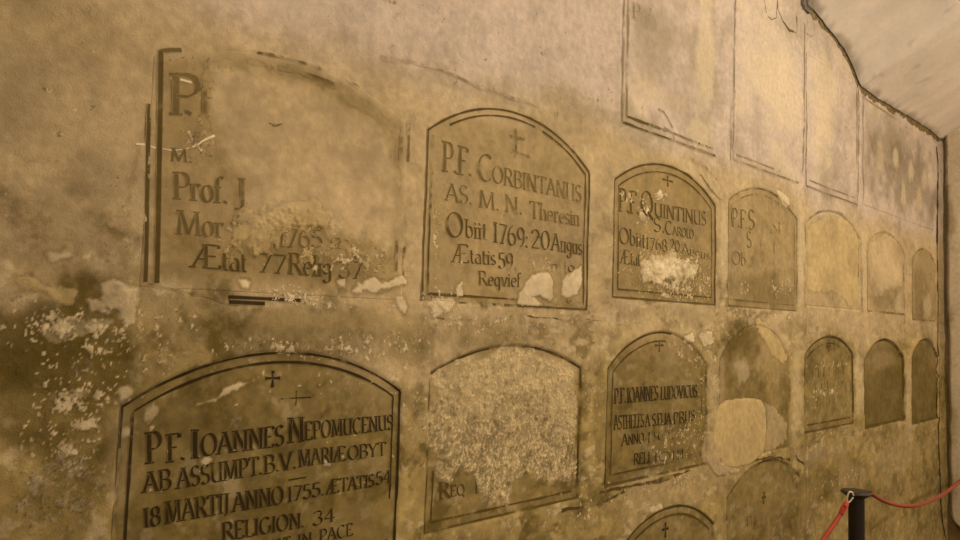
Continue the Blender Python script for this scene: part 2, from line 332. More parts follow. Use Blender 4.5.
def paint(x, z, detail=True):
    """Colour (linear albedo) and loose relief of the wall surface at (x, z)."""
    n = x.shape[0]
    xt = np.where(x > 1.8, 1.8 + (x - 1.8) * 0.55, x)        # broader blotches farther along the wall
    n1, n2, n3 = fbm(x, z, 0.7, 4, 1), fbm(xt, z, 0.16, 4, 2), fbm(x, z, 0.035, 3, 3)
    streak = fbm(x, z, 0.10, 3, 4, stretch=5.0)
    up = sstep(2.30, 2.52, z + 0.10 * n1 + 0.03 * n2)
    low = sstep(1.74, 1.36, z + 0.22 * n1 + 0.08 * n2)
    col = C_MID + (C_UP - C_MID) * up[:, None]
    col = col + (C_LOW - col) * (low * 0.75)[:, None]
    n4 = fbm(xt, z, 0.07, 4, 5)
    amp = (0.60 + 0.55 * low) * (1 - 0.55 * up)
    col = col * np.clip(1 + 0.10 * n1 + amp * (0.20 * n2 + 0.15 * n4 + 0.17 * n3) + 0.06 * streak, .3, 2)[:, None]
    rel = 0.0004 * n3
    # crumbling, stained lower half: dark pits and rubbed light spots
    rough = sstep(2.15, 1.50, z + 0.30 * n1) * (1 - .40 * sstep(3.4, 4.2, x))
    t1, t2 = fbm(xt, z, 0.075, 5, 6, 0.66), fbm(xt, z, 0.032, 4, 7, 0.65)
    pits = sstep(.10, .70, t1) * (.14 + .50 * rough)
    col = col + (PAL['D'] - col) * pits[:, None]
    rub = sstep(.25, .85, t2 - .3 * t1) * (.10 + .36 * rough)
    col = col + (PAL['F'] - col) * rub[:, None]
    rel = rel + 0.0016 * rough * (rub * 2 - pits) * (1 - .75 * inside_panels(x, z, .0))
    upm = up * sstep(2.05, 2.45, x)
    cl = fbm(xt, z, 0.24, 5, 9, 0.6, stretch=1.5)
    col = col + (PAL['G'] - col) * (sstep(.08, .60, cl) * .50 * upm)[:, None]
    col = col + (PAL['F'] * 1.05 - col) * (sstep(.08, .60, -cl) * .40 * upm)[:, None]
    # painted tablet grounds
    for k, p in PANELS.items():
        if p[6] <= 0:
            continue
        sel = np.nonzero((x > p[0] - .02) & (x < p[1] + .02) & (z > p[2] - .02) & (z < p[4] + .02))[0]
        if not sel.size:
            continue
        d = panel_dist(p, x[sel], z[sel]) + 0.003 * n3[sel]
        m = sstep(-0.004, 0.045 if k == 'A' else 0.006, d) * p[6] * np.clip(0.88 + 0.25 * n2[sel], 0.3, 1)
        lo = low[sel]
        sl = C_SLAB + (C_SLAB_LOW - C_SLAB) * (lo * .95)[:, None]
        sl = sl * np.clip(1 + 0.13 * n2[sel] + 0.11 * n4[sel] + 0.12 * n3[sel] + 0.07 * streak[sel], .4, 2)[:, None]
        col[sel] += (sl - col[sel]) * m[:, None]
    for cx, cz, rx, rz, key, st, en, ns, hh in _blob:
        sel = np.nonzero((np.abs(x - cx) < rx * 2) & (np.abs(z - cz) < rz * 2))[0]
        if not sel.size:
            continue
        xs, zs = x[sel], z[sel]
        d = 1 - np.hypot((xs - cx) / rx, (zs - cz) / rz) + en * 0.6 * fbm(xs, zs, ns, 4, 31 + int(abs(cx) * 97) % 50)
        m = sstep(-0.15, 0.55, d) * st
        col[sel] += (PAL[key] - col[sel]) * m[:, None]
    for cx, cz, rx, rz, dens, size, key, hh in _chip:
        sel = np.nonzero((np.abs(x - cx) < rx * 1.5) & (np.abs(z - cz) < rz * 1.5))[0]
        if not sel.size:
            continue
        xs, zs = x[sel], z[sel]
        e = np.hypot((xs - cx) / rx, (zs - cz) / rz)
        dn = 0.62 * dens * sstep(1.4, 0.4, e)
        sd = 100 + int(abs(cx) * 53 + abs(cz) * 31)
        thr = 0.97 - 0.92 * dn + 0.5 * (e > 1.4)
        f = sstep(thr, thr + .10, .5 + .5 * fbm(xs, zs, size * 1.9, 5, sd, .66))
        f = np.maximum(f, 0.9 * flakes(xs, zs, size * .55, np.clip(dn * .45, 0, .8), sd + 31))
        v = 0.5 + 0.5 * vnoise(xs / size * .8, zs / size * .8, 8) + .25 * n3[sel]
        rim = np.clip(f / .12, 0, 1) * (f < .40) * .70  # shadow edge round each chip, painted into the colour
        col[sel] += (PAL['D'] - col[sel]) * rim[:, None]
        col[sel] += (PAL[key] - col[sel]) * (sstep(.25, .6, f) * np.clip(v + .2, .12, 0.92))[:, None]
        rel[sel] += f * hh * 0.001
    for pts, key, st, en, hh in _patch:
        xs_, zs_ = [q[0] for q in pts], [q[1] for q in pts]
        sel = np.nonzero((x > min(xs_) - .05) & (x < max(xs_) + .05) & (z > min(zs_) - .05) & (z < max(zs_) + .05))[0]
        if not sel.size:
            continue
        xs, zs = x[sel], z[sel]
        d = poly_dist(xs, zs, pts) + en * 1.5 * fbm(xs, zs, max(0.025, en * 4.5), 5, 77, .62)
        m = sstep(-0.002, 0.035 if hh == 1.0 else 0.005, d)
        c = PAL[key] * np.clip(1 + 0.16 * n2[sel] + 0.12 * n4[sel] + 0.10 * n3[sel], .4, 2)[:, None]
        col[sel] += (c - col[sel]) * (m * st)[:, None]
        rel[sel] += m * hh * 0.001
        rim = np.exp(-((d + 0.004) / 0.004) ** 2) * (0.4 + 0.6 * np.clip(n3[sel] + .3, 0, 1)) * 0.55 * st
        col[sel] += (PAL['D'] - col[sel]) * rim[:, None]
    sel = np.nonzero((x > 1.3) & (x < 2.15) & (z > 1.0) & (z < 1.65))[0]
    if sel.size:
        xs, zs = x[sel], z[sel]
        d = poly_dist(xs, zs, _crust) + 0.035 * fbm(xs, zs, 0.06, 4, 55)
        m = sstep(-0.015, 0.02, d)
        g = np.maximum(flakes(xs, zs, 0.011, np.full(xs.shape, .62), 61), flakes(xs, zs, 0.006, np.full(xs.shape, .5), 65) * .9)
        g2 = np.clip(fbm(xs, zs, 0.018, 3, 62) * .7 + .45, 0, 1)
        c = PAL['F'] * .36 + PAL['Y'] * .58
        lowr = sstep(1.50, 1.22, zs + .06 * n2[sel])
        c = c * (0.72 + 0.34 * g2 + (0.22 + .42 * lowr) * (g - .35) + .14 * n4[sel] + .10 * (1 - lowr))[:, None]
        sp = flakes(xs, zs, 0.017, .18 + .2 * lowr, 67)
        c = c + (PAL['D'] - c) * (sp * .50)[:, None]
        c = c + (PAL['D'] - c) * (0.5 * sstep(.35, .75, fbm(xs, zs, 0.03, 4, 63)) * sstep(1.50, 1.30, zs))[:, None]
        col[sel] += (c - col[sel]) * (m * .92)[:, None]
        rel[sel] += m * (0.0016 + 0.0035 * g * g2 + 0.0012 * g2)
    return np.clip(col, 0.01, 0.85), rel

def inside_panels(x, z, inset):
    m = np.zeros(x.shape)
    for p in PANELS.values():
        sel = (x > p[0]) & (x < p[1]) & (z > p[2]) & (z < p[4])
        if sel.any():
            m[sel] = np.maximum(m[sel], sstep(inset, inset + .003, panel_dist(p, x[sel], z[sel])))
    return m

# ------------------------------------------------------------------ materials
def plaster_material(name, rough=0.88, grain=0.20, bump=0.5, fine=260.0):
    m = bpy.data.materials.new(name)
    m.use_nodes = True
    nt = m.node_tree
    b = nt.nodes['Principled BSDF']
    b.inputs['Roughness'].default_value = rough
    b.inputs['Specular IOR Level'].default_value = 0.18
    at = nt.nodes.new('ShaderNodeVertexColor')
    at.layer_name = 'Col'
    tc = nt.nodes.new('ShaderNodeTexCoord')
    n1 = nt.nodes.new('ShaderNodeTexNoise')
    n1.inputs['Scale'].default_value = 38.0
    n1.inputs['Detail'].default_value = 6.0
    n1.inputs['Roughness'].default_value = 0.65
    nt.links.new(tc.outputs['Object'], n1.inputs['Vector'])
    mr = nt.nodes.new('ShaderNodeMapRange')
    mr.inputs['From Min'].default_value = 0.25
    mr.inputs['From Max'].default_value = 0.75
    mr.inputs['To Min'].default_value = 1 - grain
    mr.inputs['To Max'].default_value = 1 + grain
    nt.links.new(n1.outputs['Fac'], mr.inputs['Value'])
    mx = nt.nodes.new('ShaderNodeVectorMath')
    mx.operation = 'SCALE'
    nt.links.new(at.outputs['Color'], mx.inputs[0])
    nt.links.new(mr.outputs['Result'], mx.inputs['Scale'])
    nt.links.new(mx.outputs['Vector'], b.inputs['Base Color'])
    n2 = nt.nodes.new('ShaderNodeTexNoise')
    n2.inputs['Scale'].default_value = fine
    n2.inputs['Detail'].default_value = 3.0
    nt.links.new(tc.outputs['Object'], n2.inputs['Vector'])
    ad = nt.nodes.new('ShaderNodeMath')
    ad.operation = 'MULTIPLY_ADD'
    nt.links.new(n1.outputs['Fac'], ad.inputs[0])
    ad.inputs[1].default_value = 2.5
    nt.links.new(n2.outputs['Fac'], ad.inputs[2])
    bp = nt.nodes.new('ShaderNodeBump')
    bp.inputs['Strength'].default_value = bump
    bp.inputs['Distance'].default_value = 0.0025
    nt.links.new(ad.outputs[0], bp.inputs['Height'])
    nt.links.new(bp.outputs['Normal'], b.inputs['Normal'])
    return m

def flat_material(name, colour, rough=0.5, metal=0.0, spec=0.3, noise=0.12, scale=60.0):
    m = bpy.data.materials.new(name)
    m.use_nodes = True
    nt = m.node_tree
    b = nt.nodes['Principled BSDF']
    b.inputs['Roughness'].default_value = rough
    b.inputs['Metallic'].default_value = metal
    b.inputs['Specular IOR Level'].default_value = spec
    tc = nt.nodes.new('ShaderNodeTexCoord')
    n = nt.nodes.new('ShaderNodeTexNoise')
    n.inputs['Scale'].default_value = scale
    n.inputs['Detail'].default_value = 4.0
    nt.links.new(tc.outputs['Object'], n.inputs['Vector'])
    rp = nt.nodes.new('ShaderNodeValToRGB')
    c = np.array(colour)
    rp.color_ramp.elements[0].position = 0.3
    rp.color_ramp.elements[1].position = 0.7
    rp.color_ramp.elements[0].color = tuple(c * (1 - noise)) + (1,)
    rp.color_ramp.elements[1].color = tuple(np.clip(c * (1 + noise), 0, 1)) + (1,)
    nt.links.new(n.outputs['Fac'], rp.inputs['Fac'])
    nt.links.new(rp.outputs['Color'], b.inputs['Base Color'])
    return m

M_PLASTER = plaster_material('weathered_plaster')
M_SLAB = plaster_material('tablet_plaster', grain=0.17, bump=0.35)
M_CEIL = plaster_material('ceiling_plaster', grain=0.07, bump=0.30, fine=120.0)
M_INK = plaster_material('faded_paint', grain=0.20, bump=0.15)
M_STONE = flat_material('floor_stone', (0.17, 0.125, 0.075), 0.8, noise=0.3, scale=6.0)
M_CORE = flat_material('dark_masonry', (0.17, 0.12, 0.055), 0.95, spec=0.1, noise=0.5, scale=40.0)
M_BLACK = flat_material('black_painted_steel', (0.012, 0.007, 0.005), 0.5, metal=0.0, spec=0.4, noise=0.2)
M_CAP = flat_material('dark_worn_cap', (0.030, 0.023, 0.012), 0.5, spec=0.4, noise=0.25)
M_ROPE = flat_material('red_cord', (0.26, 0.050, 0.024), 0.6, noise=0.25, scale=220.0)
M_CORD = flat_material('bright_red_cord', (0.40, 0.055, 0.032), 0.6, noise=0.25, scale=220.0)
M_CLIP = flat_material('red_plastic', (0.52, 0.070, 0.040), 0.4, noise=0.06)
M_HOOK = flat_material('bare_steel', (0.78, 0.74, 0.66), 0.3, metal=0.6, spec=0.5, noise=0.05)
M_STUB = flat_material('grey_iron', (0.16, 0.135, 0.105), 0.7, noise=0.3)

# ------------------------------------------------------------------ mesh helpers
def link(name, verts, faces, mat, parent=None, cols=None, smooth=True):
    me = bpy.data.meshes.new(name)
    verts = np.asarray(verts, dtype=np.float32)
    faces_np = None
    if isinstance(faces, np.ndarray):
        faces_np = faces
        nf, k = faces_np.shape
        me.vertices.add(len(verts))
        me.vertices.foreach_set('co', verts.ravel())
        me.loops.add(nf * k)
        me.loops.foreach_set('vertex_index', faces_np.astype(np.int32).ravel())
        me.polygons.add(nf)
        me.polygons.foreach_set('loop_start', np.arange(0, nf * k, k, dtype=np.int32))
        me.polygons.foreach_set('loop_total', np.full(nf, k, dtype=np.int32))
        me.update(calc_edges=True)
    else:
        me.from_pydata([tuple(map(float, v)) for v in verts], [], faces)
        me.update()
    if smooth:
        me.polygons.foreach_set('use_smooth', np.ones(len(me.polygons), dtype=bool))
    if cols is not None:
        ca = me.color_attributes.new('Col', 'FLOAT_COLOR', 'POINT')
        rgba = np.ones((len(verts), 4), dtype=np.float32)
        rgba[:, :3] = cols
        ca.data.foreach_set('color', rgba.ravel())
    me.materials.append(mat)
    o = bpy.data.objects.new(name, me)
    COL.objects.link(o)
    if parent is not None:
        o.parent = parent
        o.matrix_parent_inverse = Matrix.Identity(4)
        o.location = -Vector(parent.location)
    return o

def structure(o):
    o['kind'] = 'structure'
    return o

def tag(o, label, cat, group=None):
    o['label'] = label
    o['category'] = cat
    if group:
        o['group'] = group
    return o

def thing(name, loc, label, cat, group=None):
    o = bpy.data.objects.new(name, None)
    o.empty_display_size = 0.05
    o.location = loc
    COL.objects.link(o)
    return tag(o, label, cat, group)

def grid_faces(nr, nc):
    i = np.arange((nr - 1) * (nc - 1))
    r, c = i // (nc - 1), i % (nc - 1)
    a = r * nc + c
    return np.stack([a, a + 1, a + nc + 1, a + nc], axis=1)

# ------------------------------------------------------------------ the room shell
EDGE_PX = [(804, -3), (812.6, 9.0), (822, 20), (832.5, 33), (841, 44), (849, 57), (855, 71), (859, 82), (862, 87), (880, 99), (906, 114.5), (930, 130), (940, 137.5), (944.5, 138)]
def ceil_edge(x):
    """Height of the vault where it meets the long wall: level at the far end, a lunette nearer."""
    x = np.asarray(x, float)
    k = [wall_xy(*q) for q in EDGE_PX]
    xs = [0.4 - 1.6, -.4, .5, 1.6, 2.4, 3.2, 3.75] + [q[0] for q in k]
    zs = [3.19, 3.19, 3.50, 3.72, 3.76, 3.68, 3.54] + [q[1] for q in k]
    return np.interp(x, xs, zs)

def build_long_wall():
    xs = np.concatenate([np.arange(-0.9, 0.2, .02), np.arange(0.2, 2.3, .0031), np.arange(2.3, 4.0, .0050), np.arange(4.0, 6.63, .0080)])
    zs = np.concatenate([np.arange(0, .12, .03), np.arange(.12, .85, .008), np.arange(.85, 2.62, .0036), np.arange(2.62, 3.50, .0062), np.arange(3.5, 3.86, .03)])
    X, Z = np.meshgrid(xs, zs)
    x, z = X.ravel(), Z.ravel()
    col, rel = paint(x, z)
    rel = rel * (1 - inside_panels(x, z, .004)) + base_relief(x, z) - 0.004 * inside_panels(x, z, .004)
    # rounded ragged edge under the vault
    jag = 0.018 + 0.020 * fbm(x, z * 0, 0.13, 4, 91) + 0.010 * fbm(x, z, 0.03, 3, 92)
    jag = np.clip(jag, 0.004, 0.06) * sstep(3.7, 4.1, x) + 0.002
    top = ceil_edge(x) - jag
    rel -= 0.010 * sstep(0.03, 0.0, top - z)
    col = col * 1.0
    co = np.stack([x, -rel, z], axis=1)
    f = grid_faces(len(zs), len(xs))
    ok = (z < top)
    keep = ok[f].all(axis=1)
    o = link('wall_left', co, f[keep], M_PLASTER, None, col)
    structure(o)

build_long_wall()

def box(name, lo, hi, mat, parent=None):
    x0, y0, z0 = lo
    x1, y1, z1 = hi
    v = [(x0, y0, z0), (x1, y0, z0), (x1, y1, z0), (x0, y1, z0), (x0, y0, z1), (x1, y0, z1), (x1, y1, z1), (x0, y1, z1)]
    f = [(0, 3, 2, 1), (4, 5, 6, 7), (0, 1, 5, 4), (1, 2, 6, 5), (2, 3, 7, 6), (3, 0, 4, 7)]
    return link(name, v, f, mat, parent, None, False)

structure(box('wall_core', (-1.0, 0.009, 3.13), (6.95, 0.30, 4.1), M_CORE))
structure(box('floor', (-1.0, -3.4, -0.12), (6.95, 0.06, 0.0), M_STONE))

def build_ceiling():
    xs = np.concatenate([np.arange(-1.0, 3.6, .1), np.arange(3.6, 6.9, .02)])
    vs = np.concatenate([np.arange(0, .3, .01), np.arange(.3, 1.7, .04), np.arange(1.7, 3.45, .1)])
    X, V = np.meshgrid(xs, vs)
    x, v = X.ravel(), V.ravel()
    half, rise = 1.7, 0.48
    R = (half ** 2 + rise ** 2) / (2 * rise)
    barrel = 3.19 + rise - R + np.sqrt(np.maximum(R * R - (v - half) ** 2, .01))
    lun = ceil_edge(x)
    z = barrel + (lun - 3.19) * np.exp(-(v / 0.9) ** 1.5)
    edge = np.where(v < 0.012, 0.006 * fbm(x, v * 0, 0.07, 4, 93), 0)
    z = z + edge + 0.004 * fbm(x, v, .5, 4, 94) + 0.0012 * fbm(x, v, .06, 3, 95)
    n1, n2 = fbm(x, v, .8, 4, 96), fbm(x, v, .12, 4, 97)
    col = np.array([0.70, 0.61, 0.53])[None] * (1 + .10 * n1 + .08 * n2)[:, None]
    edge_dark = sstep(.05, .0, v + .03 * n2) * .45  # darker along the edge at the long wall
    col = col + (PAL['D'] - col) * edge_dark[:, None]
    f = flakes(x, v, .06, np.full(x.shape, .05), 98)
    col = col * (1 - .18 * f)[:, None]
    co = np.stack([x, -v, z], axis=1)
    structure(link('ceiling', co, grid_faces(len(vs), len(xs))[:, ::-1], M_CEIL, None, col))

build_ceiling()

def plain_wall(name, axis, pos, u0, u1, z0, z1, step, tint, seed, flip):
    us, zs = np.arange(u0, u1 + step / 2, step), np.arange(z0, z1 + step / 2, step)
    U, Z = np.meshgrid(us, zs)
    u, z = U.ravel(), Z.ravel()
    n1, n2 = fbm(u, z, .6, 4, seed), fbm(u, z, .12, 4, seed + 1)
    low = sstep(1.7, .9, z + .3 * n1)
    col = (C_UP * tint)[None] * (1 + .10 * n1 + .10 * n2)[:, None]
    col = col + (C_LOW * 1.3 - col) * (.5 * low)[:, None]
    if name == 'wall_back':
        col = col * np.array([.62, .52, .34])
    r = .004 * n1 + .001 * n2
    co = np.stack([u, pos - r, z], 1) if axis == 'y' else np.stack([pos - r, u, z], 1)
    f = grid_faces(len(zs), len(us))
    return structure(link(name, co, f[:, ::-1] if flip else f, M_PLASTER, None, col))

plain_wall('wall_right', 'y', -3.40, -1.0, 6.95, 0, 3.7, .08, 0.95, 201, True)
plain_wall('wall_front', 'x', -0.98, -3.4, 0.05, 0, 3.9, .08, 0.9, 211, False)
plain_wall('wall_back', 'x', 6.64, -3.4, 0.05, 0, 3.9, .03, 0.75, 221, True)

def build_end_panel():
    """Raised plaster field of the end wall with rounded lower corner; a dark gap parts it from the long wall."""
    r, y0, z0, z1, y1 = 0.11, -0.016, 0.20, 3.9, -3.38
    out = [(y0, z1), (y0, z0 + r)]
    for a in np.linspace(0, math.pi / 2, 10)[1:]:
        out.append((y0 - r + r * math.cos(a), z0 + r - r * math.sin(a)))
    ys = np.concatenate([np.arange(0, .5, .008), np.arange(.5, 3.36, .08)])
    zs = np.arange(z0, z1, .015)
    Y, Z = np.meshgrid(ys, zs)
    yy, z = Y.ravel(), Z.ravel()
    dz = np.clip(z0 + r - z, 0, r)
    left = r - np.sqrt(np.maximum(r * r - dz * dz, 0))
    left = left + .006 * fbm(z, z * 0, .12, 3, 301)
    y = y0 - left - yy * (1 - left / 3.4)
    n1, n2 = fbm(y, z, .5, 4, 302), fbm(y, z, .1, 4, 303)
    col = np.array([0.56, 0.46, 0.32])[None] * (1 + .08 * n1 + .06 * n2)[:, None]
    for cz, rz, ry, st in ((2.62, .30, .06, .55), (1.80, .14, .07, .6), (1.02, .22, .05, .35), (.45, .12, .08, .35)):
        d = 1 - np.hypot((y + .03) / ry, (z - cz) / rz) + .5 * n2
        col += (PAL['D'] * 1.6 - col) * (sstep(-.2, .7, d) * st)[:, None]
    edge = sstep(.03, 0, yy)
    x = 6.60 + .03 * edge ** 2 - .003 * n1
    co = np.stack([x, y, z], 1)
    structure(link('trim_1', co, grid_faces(len(zs), len(ys)), M_PLASTER, None, col))

build_end_panel()

# ------------------------------------------------------------------ painted lines and letters
class Ink:
    """Ribbons of paint that follow the relief of the wall."""
    def __init__(self, colour, wear=0.0, lift=0.0021, wear_size=0.05, seed=500):
        self.q, self.colour, self.wear, self.lift, self.ws, self.seed = [], np.array(colour), wear, lift, wear_size, seed
        self.v, self.f, self.wr, self.ed, self.k = [], [], [], [], 0
    def ribbon(self, pts, widths, wear=None):
        pts = np.asarray(pts, float)
        if len(pts) < 2:
            return
        t = np.gradient(pts, axis=0)
        t /= np.maximum(np.linalg.norm(t, axis=1), 1e-9)[:, None]
        nrm = np.stack([-t[:, 1], t[:, 0]], 1)
        wd = np.broadcast_to(np.asarray(widths, float), (len(pts),))[:, None] / 2
        b = len(self.v)
        we = self.wear if wear is None else wear
        for c, n_, h_ in zip(pts, nrm, wd[:, 0]):
            for u, e_ in ((1.35, 1.0), (.80, 0.0), (-.80, 0.0), (-1.35, 1.0)):   # feathered brush edge
                q = c + n_ * h_ * u
                self.v.append((q[0], q[1], self.k))
                self.wr.append(we)
                self.ed.append(e_)
        for i in range(len(pts) - 1):
            for j in range(3):
                a = b + 4 * i + j
                self.f.append((a, a + 1, a + 5, a + 4))
        self.k += 1
    def build(self, name, parent):
        v = np.array(self.v)
        x, z = v[:, 0], v[:, 1]
        base, _ = paint(x, z)
        wr = np.array(self.wr)
        n = 0.5 + 0.5 * fbm(x, z, self.ws, 4, self.seed)
        nf = 0.5 + 0.5 * fbm(x, z, .014, 3, self.seed + 3)
        fade = np.clip(sstep(0.0, 0.55, wr * 1.45 - 0.42 + ((n - .5) * .9 + (nf - .5) * .5) * (wr > 0)), 0, 1)
        fade = np.clip(0.05 + 0.95 * fade, 0, 1)
        fade = np.maximum(fade, np.array(self.ed))
        ink = self.colour * (0.85 + 0.3 * n)[:, None]
        col = ink + (base - ink) * fade[:, None]
        rel = base_relief(x, z) + self.lift + (v[:, 2] % 40) * 0.000008
        f = np.array(self.f)
        # where the paint has gone altogether there is no paint
        keep = fade[f].min(axis=1) < 0.93
        if not keep.any():
            return None
        f = f[keep]
        used = np.unique(f)
        remap = np.full(len(v), -1)
        remap[used] = np.arange(len(used))
        co = np.stack([x, -rel, z], 1)[used]
        return link(name, co, remap[f], M_INK, parent, col[used], False)

def resample(pts, step):
    pts = np.asarray(pts, float)
    d = np.concatenate([[0], np.cumsum(np.linalg.norm(np.diff(pts, axis=0), axis=1))])
    n = max(2, int(math.ceil(d[-1] / step)) + 1)
    s = np.linspace(0, d[-1], n)
    return np.stack([np.interp(s, d, pts[:, 0]), np.interp(s, d, pts[:, 1])], 1)

# letters: advance | strokes; l = line points, a = arc cx cy rx ry from to (degrees). Hundredths of the cap height.
GLYPHS = {
    'A': '78|l 6 0 38 100|l 38 100 72 0|l 18 36 59 36', 'B': '68|l 14 0 14 100|l 14 100 34 100|a 34 76 22 24 90 -90|l 14 52 36 52|a 36 26 26 26 90 -90|l 14 0 36 0',
    'C': '74|a 42 50 34 50 48 312', 'D': '78|l 14 0 14 100|l 14 100 32 100|a 32 50 38 50 90 -90|l 14 0 32 0',
    'E': '62|l 14 0 14 100|l 14 100 54 100|l 14 52 46 52|l 14 0 56 0|l 54 100 55 86|l 56 0 58 15', 'F': '58|l 14 0 14 100|l 14 100 54 100|l 14 52 44 52|l 54 100 55 85',
    'G': '78|a 42 50 34 50 50 330|l 71 26 71 44|l 58 44 78 44', 'H': '80|l 14 0 14 100|l 66 0 66 100|l 14 52 66 52', 'I': '30|l 15 0 15 100',
    'J': '40|l 24 100 24 8|a 10 8 14 22 0 -110', 'L': '58|l 14 0 14 100|l 14 0 54 0|l 54 0 56 15', 'M': '94|l 12 0 16 100|l 16 100 46 4|l 46 4 76 100|l 76 100 82 0',
    'N': '82|l 14 0 14 100|l 14 100 68 0|l 68 0 68 100', 'O': '82|a 41 50 34 50 0 360', 'P': '62|l 14 0 14 100|l 14 100 32 100|a 32 73 24 27 90 -90|l 14 46 32 46',
    'Q': '84|a 41 50 34 50 0 360|l 46 14 78 -18', 'R': '72|l 14 0 14 100|l 14 100 34 100|a 34 75 22 25 90 -90|l 14 50 34 50|l 34 50 68 0',
    'S': '58|a 29 75 20 25 30 270|a 29 25 22 25 90 -150', 'T': '68|l 34 0 34 100|l 4 100 64 100|l 4 100 3 84|l 64 100 65 84', 'U': '80|l 14 100 14 30|a 39 30 25 30 180 360|l 64 30 64 100|l 64 40 64 0',
    'V': '76|l 6 100 38 0|l 38 0 70 100', 'Y': '72|l 6 100 36 46|l 66 100 36 46|l 36 46 36 0', 'X': '72|l 8 0 64 100|l 8 100 64 0',
    'Æ': '108|l 4 0 48 100|l 50 0 50 100|l 22 38 50 38|l 48 100 94 100|l 50 52 84 52|l 50 0 98 0|l 94 100 95 86|l 98 0 100 15',
    'a': '50|a 24 20 17 20 90 360|a 24 42 16 20 150 0|l 40 44 40 0', 'b': '54|l 12 100 12 4|a 28 31 19 31 150 -150', 'c': '46|a 27 31 19 31 50 310', 'd': '54|l 42 100 42 0|a 26 31 18 31 30 330',
    'e': '48|l 8 34 42 34|a 26 31 18 31 10 310', 'f': '34|l 14 0 14 80|a 26 80 12 20 180 40|l 4 60 30 60', 'g': '50|a 24 38 17 24 0 360|l 41 58 41 -10|a 24 -10 17 20 0 -160',
    'h': '54|l 12 0 12 100|a 28 40 15 22 160 0|l 43 42 43 0', 'i': '26|l 13 0 13 60|l 11 80 15 84', 'l': '26|l 13 0 13 100', 'm': '80|l 12 0 12 62|a 26 42 14 20 160 0|l 40 44 40 0|a 54 42 14 20 160 0|l 68 44 68 0',
    'n': '54|l 12 0 12 62|a 27 40 16 22 160 0|l 43 42 43 0', 'o': '50|a 25 31 19 31 0 360', 'p': '54|l 12 62 12 -32|a 28 31 19 31 150 -150', 'q': '54|l 42 62 42 -32|a 26 31 18 31 30 330',
    'r': '40|l 12 0 12 62|a 26 42 14 20 160 40', 's': '40|a 20 46 13 16 40 270|a 20 15 14 15 90 -150', 't': '34|l 14 86 14 12|a 26 12 12 12 180 300|l 4 60 28 60', 'u': '54|l 12 62 12 20|a 26 20 14 20 180 350|l 42 62 42 0',
    'v': '50|l 6 62 26 0|l 26 0 44 62',
    '0': '62|a 31 50 23 50 0 360', '1': '36|l 18 0 18 100|l 18 100 8 86', '2': '60|a 29 73 21 27 170 -20|l 49 64 8 3|l 8 3 54 3', '3': '56|a 26 76 18 24 160 -80|a 26 27 22 27 80 -160',
    '4': '62|l 42 0 42 100|l 42 100 6 32|l 6 32 58 32', '5': '56|l 14 96 48 96|l 14 96 12 56|a 26 30 24 30 120 -150', '6': '60|a 30 30 22 30 0 360|a 44 40 36 60 180 100', '7': '56|l 6 96 52 96|l 52 96 20 0',
    '8': '60|a 30 75 18 24 0 360|a 30 26 22 26 0 360', '9': '60|a 30 68 21 30 0 360|a 16 58 36 60 0 -75', '.': '24|l 10 2 14 10', ':': '24|l 10 2 14 10|l 10 50 14 58', ' ': '34|',
}
NIB = math.radians(24)

def glyph_strokes(ch):
    adv, *ss = GLYPHS[ch].split('|')
    out = []
    for s in ss:
        if not s:
            continue
        k, *nums = s.split()
        nums = [float(q) / (1 if k == 'a' else 100.0) for q in nums]
        if k == 'l':
            pts = [(nums[i], nums[i + 1]) for i in range(0, len(nums), 2)]
            out.append((np.array(pts), True))
        else:
            cx, cy, rx, ry, a0, a1 = nums
            a = np.radians(np.linspace(a0, a1, max(8, int(abs(a1 - a0) / 14))))
            out.append((np.stack([cx + rx * np.cos(a), cy + ry * np.sin(a)], 1) / 100.0, False))
    return float(adv) / 100.0, out

def write(ink, text, p0, p1, cap0, cap1, wear=None, bold=0.16, thin=0.045):
    """Letters on the wall between two baseline points; cap0 and cap1 are the letter heights seen there."""
    bl, br = np.array(wall_xy(*p0)), np.array(wall_xy(*p1))
    tl, tr = np.array(wall_xy(p0[0], p0[1] - cap0)), np.array(wall_xy(p1[0], p1[1] - cap1))
    total = sum(float(GLYPHS[c].split('|')[0]) for c in text) / 100.0
    h = (np.linalg.norm(tl - bl) + np.linalg.norm(tr - br)) / 2
    sx = np.linalg.norm(br - bl) / (total * h)
    def place(u, v):
        s = (np.asarray(u) / total)[:, None]
        v = np.asarray(v)[:, None]
        return (bl * (1 - s) + br * s) * (1 - v) + (tl * (1 - s) + tr * s) * v
    pen = 0.0
    sxx = min(1.0, max(0.55, sx))
    for c in text:
        adv, strokes = glyph_strokes(c)
        for pts, straight in strokes:
            p = pts.copy()
            p[:, 0] += pen
            q = resample(np.stack([p[:, 0] * sx, p[:, 1]], 1), 0.07)
            d = np.gradient(q, axis=0)
            ang = np.arctan2(d[:, 1], d[:, 0])
            wd = np.maximum(thin, bold * np.abs(np.sin(ang - NIB))) * h * sxx
            if c in '.:' or (c == 'i' and pts[0, 1] > .7):
                wd = np.full(len(q), bold * h * sxx)
                q = resample(np.stack([p[:, 0] * sx, p[:, 1]], 1), 0.5)
                wd = wd[:len(q)]
            ink.ribbon(place(q[:, 0] / sx, q[:, 1]), wd, wear)
            if straight and c not in '.:':
                for e in (pts[0], pts[-1]):
                    dv = pts[-1] - pts[0]
                    if abs(dv[1]) > .35 and min(abs(e[1]), abs(e[1] - 1), abs(e[1] - .62)) < .03:
                        off = 0.0 if e[1] < .03 else (-.015)
                        sl = .15 / max(sx, .5)
                        ux = np.linspace(e[0] + pen - sl, e[0] + pen + sl, 4)
                        ink.ribbon(place(ux, np.full(4, e[1] + off + (.015 if e[1] < .03 else 0))), thin * h * 1.35, wear)
        pen += adv

